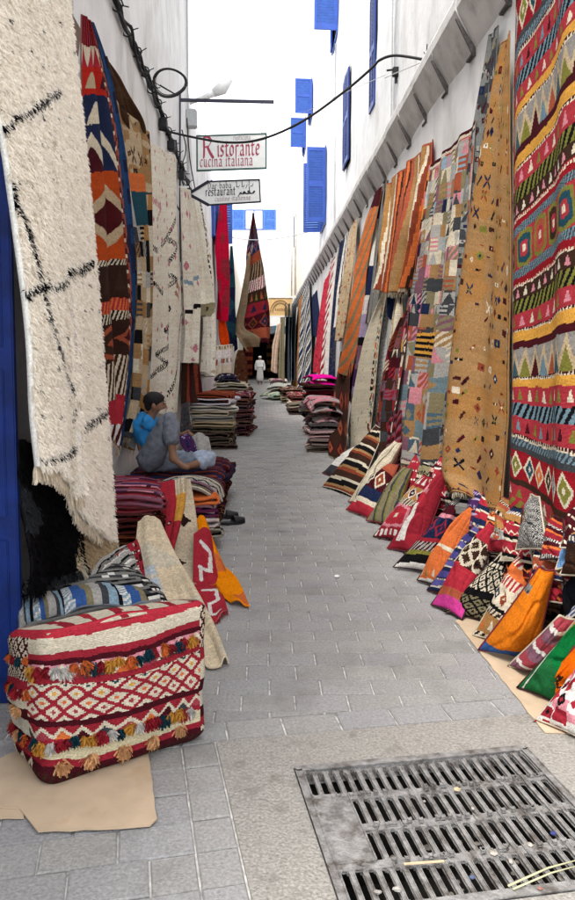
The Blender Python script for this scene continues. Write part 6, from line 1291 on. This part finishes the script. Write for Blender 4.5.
# ================================================================== SLIPPERS
def slipper(label, px, py, rot):
    p = PG(px, py); o = empty('slipper', (p[0], p[1], 0), label, 'slipper', 'black slippers on the paving')
    mb = MB(); n = 22; pts = []
    for k in range(n):
        a = 2*math.pi*k/n; x = .125*math.cos(a); y = .045*math.sin(a)*(1.12 if math.cos(a) > 0 else .86); pts.append((x, y))
    ca, sa = math.cos(rot), math.sin(rot)
    mb.prism([(p[0]+x*ca-y*sa, p[1]+x*sa+y*ca, .004) for x, y in pts], (0, 0, .024)); mb.build('sole', M_BLACK, o)
    nu, nv = 12, 10; G = np.zeros((nu, nv, 3))
    for i, t in enumerate(np.linspace(.0, 1, nu)):
        for j, a in enumerate(np.linspace(0, math.pi, nv)):
            x = .0+.115*t; wy = .05*math.sqrt(max(.05, 1-t**3)); y = wy*math.cos(a); z = .026+.05*math.sin(a)*(1-.55*t)
            G[i, j] = (p[0]+x*ca-y*sa, p[1]+x*sa+y*ca, z)
    me = sheet_mesh('strap', G, plain('black'), .1, .1, .006); link('strap', me, M_BLACK, o)
slipper('black slipper lying nearest the stack, one of a pair on the paving', 226, 518, .15)
slipper('black slipper lying nearer the middle of the alley, one of a pair', 233, 524, .45)

# ================================================================== PEOPLE
KS = .9
def skin_obj(name, joints, edges, rad, m, parent=None, root=0, sub=2, creases=False):
    me = bpy.data.meshes.new(name); me.from_pydata([tuple(j) for j in joints], edges, []); me.update()
    o = link(name, me, m, parent); md = o.modifiers.new('Skin', 'SKIN'); md.use_smooth_shade = True
    for i, r_ in enumerate(rad):
        v = me.skin_vertices[0].data[i]; v.radius = tuple(q*KS for q in r_) if isinstance(r_, tuple) else (r_*KS, r_*KS)
        v.use_root = (i == root); v.use_loose = False
    s = o.modifiers.new('Subd', 'SUBSURF'); s.levels = sub; s.render_levels = sub
    if creases:
        s.levels = s.render_levels = 3
        for nm, sz, st_ in (('folds', .09, .035), ('creases', .035, .014)):
            tx = bpy.data.textures.new(nm, 'CLOUDS'); tx.noise_scale = sz; tx.noise_depth = 2; tx.noise_type = 'HARD_NOISE'
            dm = o.modifiers.new(nm, 'DISPLACE'); dm.texture = tx; dm.strength = st_; dm.mid_level = .4; dm.texture_coords = 'GLOBAL'
    return o
def chain(J, names, R_):
    """J dict name->pos ; names list of chains"""
    order = []; E = []
    for ch in names:
        for a in ch:
            if a not in order: order.append(a)
        for a, c in zip(ch[:-1], ch[1:]): E.append((order.index(a), order.index(c)))
    return [J[a] for a in order], E, [R_[a] for a in order], order
zS = zB+.015
def at(px, py, Y): return PY(px, py, 6.5+(Y-7.52)*.9)
man = empty('person', at(148, 470, 7.5), 'seated man in a bright blue jacket and jeans, one knee drawn up', 'person')
J = dict(pelvis=at(147, 459, 7.52), waist=at(144, 447, 7.52), chest=at(144, 430, 7.55), neck0=at(151, 414.5, 7.55), neck=at(153.5, 410.5, 7.55), head=at(156, 404.5, 7.55), crown=at(154.5, 399, 7.55), face=at(160.5, 404.2, 7.55), chin=at(160.5, 408.5, 7.55), nose=at(166.8, 405.6, 7.54),
  shR=at(146, 420, 7.38), shL=at(150, 420, 7.74), elR=at(159, 434, 7.55), elL=at(168, 436, 7.85), wrR=at(175, 437, 7.50), wrL=at(181, 436, 7.70), paR=at(181, 435.5, 7.52), paL=at(187, 433, 7.68),
  hipR=at(150, 462, 7.40), knR=at(171, 416, 7.32), shinR=at(171, 438, 7.25), anR=at(173, 459, 7.20), heelR=at(171, 463, 7.19), ballR=at(184, 467, 7.15), toeR=at(190, 468, 7.14),
  hipL=at(154, 462, 7.66), knL=at(214, 458, 7.72), anL=at(190, 466, 7.42), ballL=at(181, 467, 7.36))
RB = dict(pelvis=.09, waist=.085, chest=(.10, .09), neck0=.058, neck=.054, head=(.10, .108), crown=.078, face=.088, chin=.055, nose=.013, shR=.05, shL=.05, elR=.042, elL=.042, wrR=.028, wrL=.028, paR=.034, paL=.034, hipR=.075, knR=.058, shinR=.05, anR=.036, heelR=.034, ballR=.034, toeR=.022, hipL=.09, knL=.056, anL=.04, ballL=.03)
body = ['pelvis waist chest neck0 neck head crown'.split(), 'head face chin'.split(), 'face nose'.split(), 'chest shR elR wrR paR'.split(), 'chest shL elL wrL paL'.split(), 'pelvis hipR knR shinR anR heelR'.split(), 'anR ballR toeR'.split(), 'pelvis hipL knL anL ballL'.split()]
fing = random.Random(4)
for s, wv in (('R', 'paR'), ('L', 'paL')):
    p = J[wv]
    for k in range(5):
        d = np.array([.035+.004*(k % 3), (-.02+.016*k)*(1 if s == 'R' else 1), -.006]) if k < 4 else np.array([.012, -.032, .022])
        a, c = f'f{s}{k}a', f'f{s}{k}b'
        J[a] = p+d; J[c] = p+d+np.array([.022, .002, -.022 if k < 4 else .004]); RB[a] = .011; RB[c] = .009; body.append([wv, a, c])
jo, E, rr_, order = chain(J, body, RB)
skin_obj('body', jo, E, rr_, M_SKIN, man)
RJ = dict(RB); RJ.update(pelvis=.13, waist=.165, chest=.18, neck0=.10, shR=.095, shL=.09, elR=.072, elL=.07, wrR=.055, wrL=.052)
J['hem'] = at(148, 449, 7.52); RJ['hem'] = .13; J['scap'] = at(146, 420, 7.55); RJ['scap'] = .15
jo, E, rr_, order = chain(J, ['hem waist chest scap neck0'.split()], RJ); skin_obj('jacket', jo, E, rr_, M_JACKET, man, 1, creases=True)
for q in ('R', 'L'):
    J['sl'+q] = J['sh'+q]*.6+J['chest']*.4; RJ['sl'+q] = .085
    jo, E, rr_, order = chain(J, [['sl'+q, 'sh'+q, 'el'+q, 'wr'+q]], RJ); skin_obj('sleeve', jo, E, rr_, M_JACKET, man, 0, creases=True)
RT = dict(RB); RT.update(pelvis=.17, hipR=.15, knR=.108, shinR=.10, hipL=.13, knL=.10, anL=.07)
J['midR'] = (J['hipR']+J['knR'])/2; RT['midR'] = .138; J['cuffR'] = J['shinR']*.55+J['anR']*.45; RT['cuffR'] = .088
J['midL'] = (J['hipL']+J['knL'])/2; RT['midL'] = .118; J['cuffL'] = J['knL']*.25+J['anL']*.75; RT['cuffL'] = .09
jo, E, rr_, order = chain(J, ['pelvis hipR midR knR shinR cuffR'.split()], RT); skin_obj('trouser_leg', jo, E, rr_, M_JEANS, man, creases=True)
jo, E, rr_, order = chain(J, ['pelvis hipL midL knL cuffL'.split()], RT); skin_obj('trouser_leg', jo, E, rr_, M_DENIM, man, creases=True)
# hair cap, ear, brows
hc_ = J['head']; mb = MB(); mb.ball(hc_+np.array([-.022, .0, .046]), .104, (1.02, .92, .74), 18)
mb.ball(hc_+np.array([-.062, 0, .0]), .066, (.8, 1.1, 1.0), 14)
for v in mb.bm.verts: v.co += Vector((rng.gauss(0, .0025), rng.gauss(0, .0025), rng.gauss(0, .0025)))
mb.build('hair', M_HAIR, man, True)
mb = MB(); mb.ball(hc_+np.array([-.008, -.095, -.010]), .026, (.75, .4, 1.15), 10); mb.build('ear', M_SKIN, man, True)
for yy, sx in ((-.062, 1), (.05, 1)):
    mb = MB(); mb.ball(J['face']+np.array([.040, yy*.95, .026]), .012, (.6, 1.5, .4), 8); mb.build('eyebrow', M_HAIR, man, True)
    mb = MB(); mb.ball(J['face']+np.array([.042, yy*.95, .006]), .010, (.6, 1.1, .7), 8); mb.build('eye', M_HAIR, man, True)
mb = MB(); mb.ball(J['chin']+np.array([.034, -.008, .012]), .014, (.5, 1.9, .45), 8); mb.build('mouth', mat('lips', (.11, .035, .03), rough=.6), man, True)
# yarn in his hands and the cloth beside him
rug('purple_yarn_cloth', 'small dark purple cloth in the hands of the seated man', 'cloth', [[at(179, 437, 7.42), at(186, 434, 7.5), at(192, 438, 7.6)], [at(180, 444, 7.38), at(187, 443, 7.44), at(195, 444, 7.52)], [at(184, 451, 7.36), at(190, 452, 7.4), at(197, 451, 7.46)]], scatter('purple', ['black', 'lilac', 'navy'], .03, .012, 2), mode='W', folds=(2, .012), res=.008)
rug('grey_cloth', 'crumpled pale grey cloth lying by the folded knee of the seated man', 'cloth', [[at(192, 436, 7.9), at(200, 433, 7.95), at(208, 438, 7.95)], [at(193, 447, 7.8), at(201, 446, 7.82), at(210, 449, 7.84)], [at(195, 456, 7.75), at(203, 457, 7.76), at(211, 457, 7.78)]], plain('lgrey', 'grey', 6), mode='W', folds=(2, .02), res=.01)
rug('dark_scarf', 'dark grey-brown speckled shawl hanging between the seated man and the pale stack', 'cloth', [[(182, 408, 9.6), (188, 400, 10)], [(181, 425, 9.4), (190, 424, 9.8)], [(182, 447, 9.2), (192, 449, 9.6)]], scatter('dgrey', ['brown', 'mauve', 'black'], .08, .03, 4), mode='Y', folds=(2, .03), res=.012)

KS = 1.0
wk = empty('person', PG(260, 384.5), 'distant man in a long white robe and cap walking by the dark passage', 'person')
g = np.array(PG(260, 384.5)); 
def w_(x, y, z): return g+np.array([x, y, z])
JW = dict(pelvis=w_(0, 0, .88), waist=w_(0, 0, 1.05), chest=w_(0, 0, 1.25), neck=w_(0, 0, 1.43), head=w_(0, -.01, 1.53), crown=w_(0, 0, 1.62), sR=w_(.19, 0, 1.33), eR=w_(.25, .02, 1.06), hR=w_(.24, -.05, .82), sL=w_(-.19, 0, 1.33), eL=w_(-.25, .02, 1.06), hL=w_(-.24, -.05, .82), kR=w_(.09, -.05, .48), aR=w_(.09, .03, .08), tR=w_(.10, -.12, .03), kL=w_(-.09, .05, .48), aL=w_(-.09, .10, .1), tL=w_(-.10, -.04, .03))
RWk = dict(pelvis=.14, waist=.13, chest=.15, neck=.055, head=.09, crown=.06, sR=.07, eR=.045, hR=.035, sL=.07, eL=.045, hL=.035, kR=.06, aR=.04, tR=.03, kL=.06, aL=.04, tL=.03)
jo, E, rr_, o_ = chain(JW, ['pelvis waist chest neck head crown'.split(), 'chest sR eR hR'.split(), 'chest sL eL hL'.split(), 'pelvis kR aR tR'.split(), 'pelvis kL aL tL'.split()], RWk); skin_obj('body', jo, E, rr_, M_SKIN, wk)
JW['hem'] = w_(.0, .02, .15); JW['mid'] = w_(0, .0, .5); RWk.update(pelvis=(.19, .16), waist=(.18, .15), chest=(.2, .16), hem=(.25, .2), mid=(.215, .18), neck=.075, sR=.09, sL=.09, eR=.075, eL=.075, hR=.07, hL=.07)
jo, E, rr_, o_ = chain(JW, ['hem mid pelvis waist chest neck'.split(), 'chest sR eR hR'.split(), 'chest sL eL hL'.split()], RWk); skin_obj('robe', jo, E, rr_, M_ROBE, wk, 2)
mb = MB(); mb.ball(w_(0, .0, 1.60), .10, (1, 1, .75), 12); mb.build('cap', M_ROBE, wk, True)

# rugs heaped along the wall behind the cushions; the back row stands on them
stack('rugs heaped behind the cushions', 0, 1.56, 4.25, .24, 1.4, [('dark folded rugs lying along the wall behind the front cushions, lowest', .15, kil(71, 'maroon', 'black', 'cream', 'brown'), 3), ('brown folded rug along the wall behind the front cushions, topmost', .15, kil(72, 'brown', 'rust', 'cream', 'black'), 3)])
stack('rugs heaped behind the cushions', 0, 1.52, 6.3, .30, 1.9, [('black folded rug along the wall under the patchwork rug, lowest', .14, kil(74, 'black', 'maroon', 'cream', 'khaki'), 3), ('wine red folded rug along the wall under the patchwork rug, topmost', .14, kil(75, 'crimson', 'maroon', 'white', 'black'), 3)])
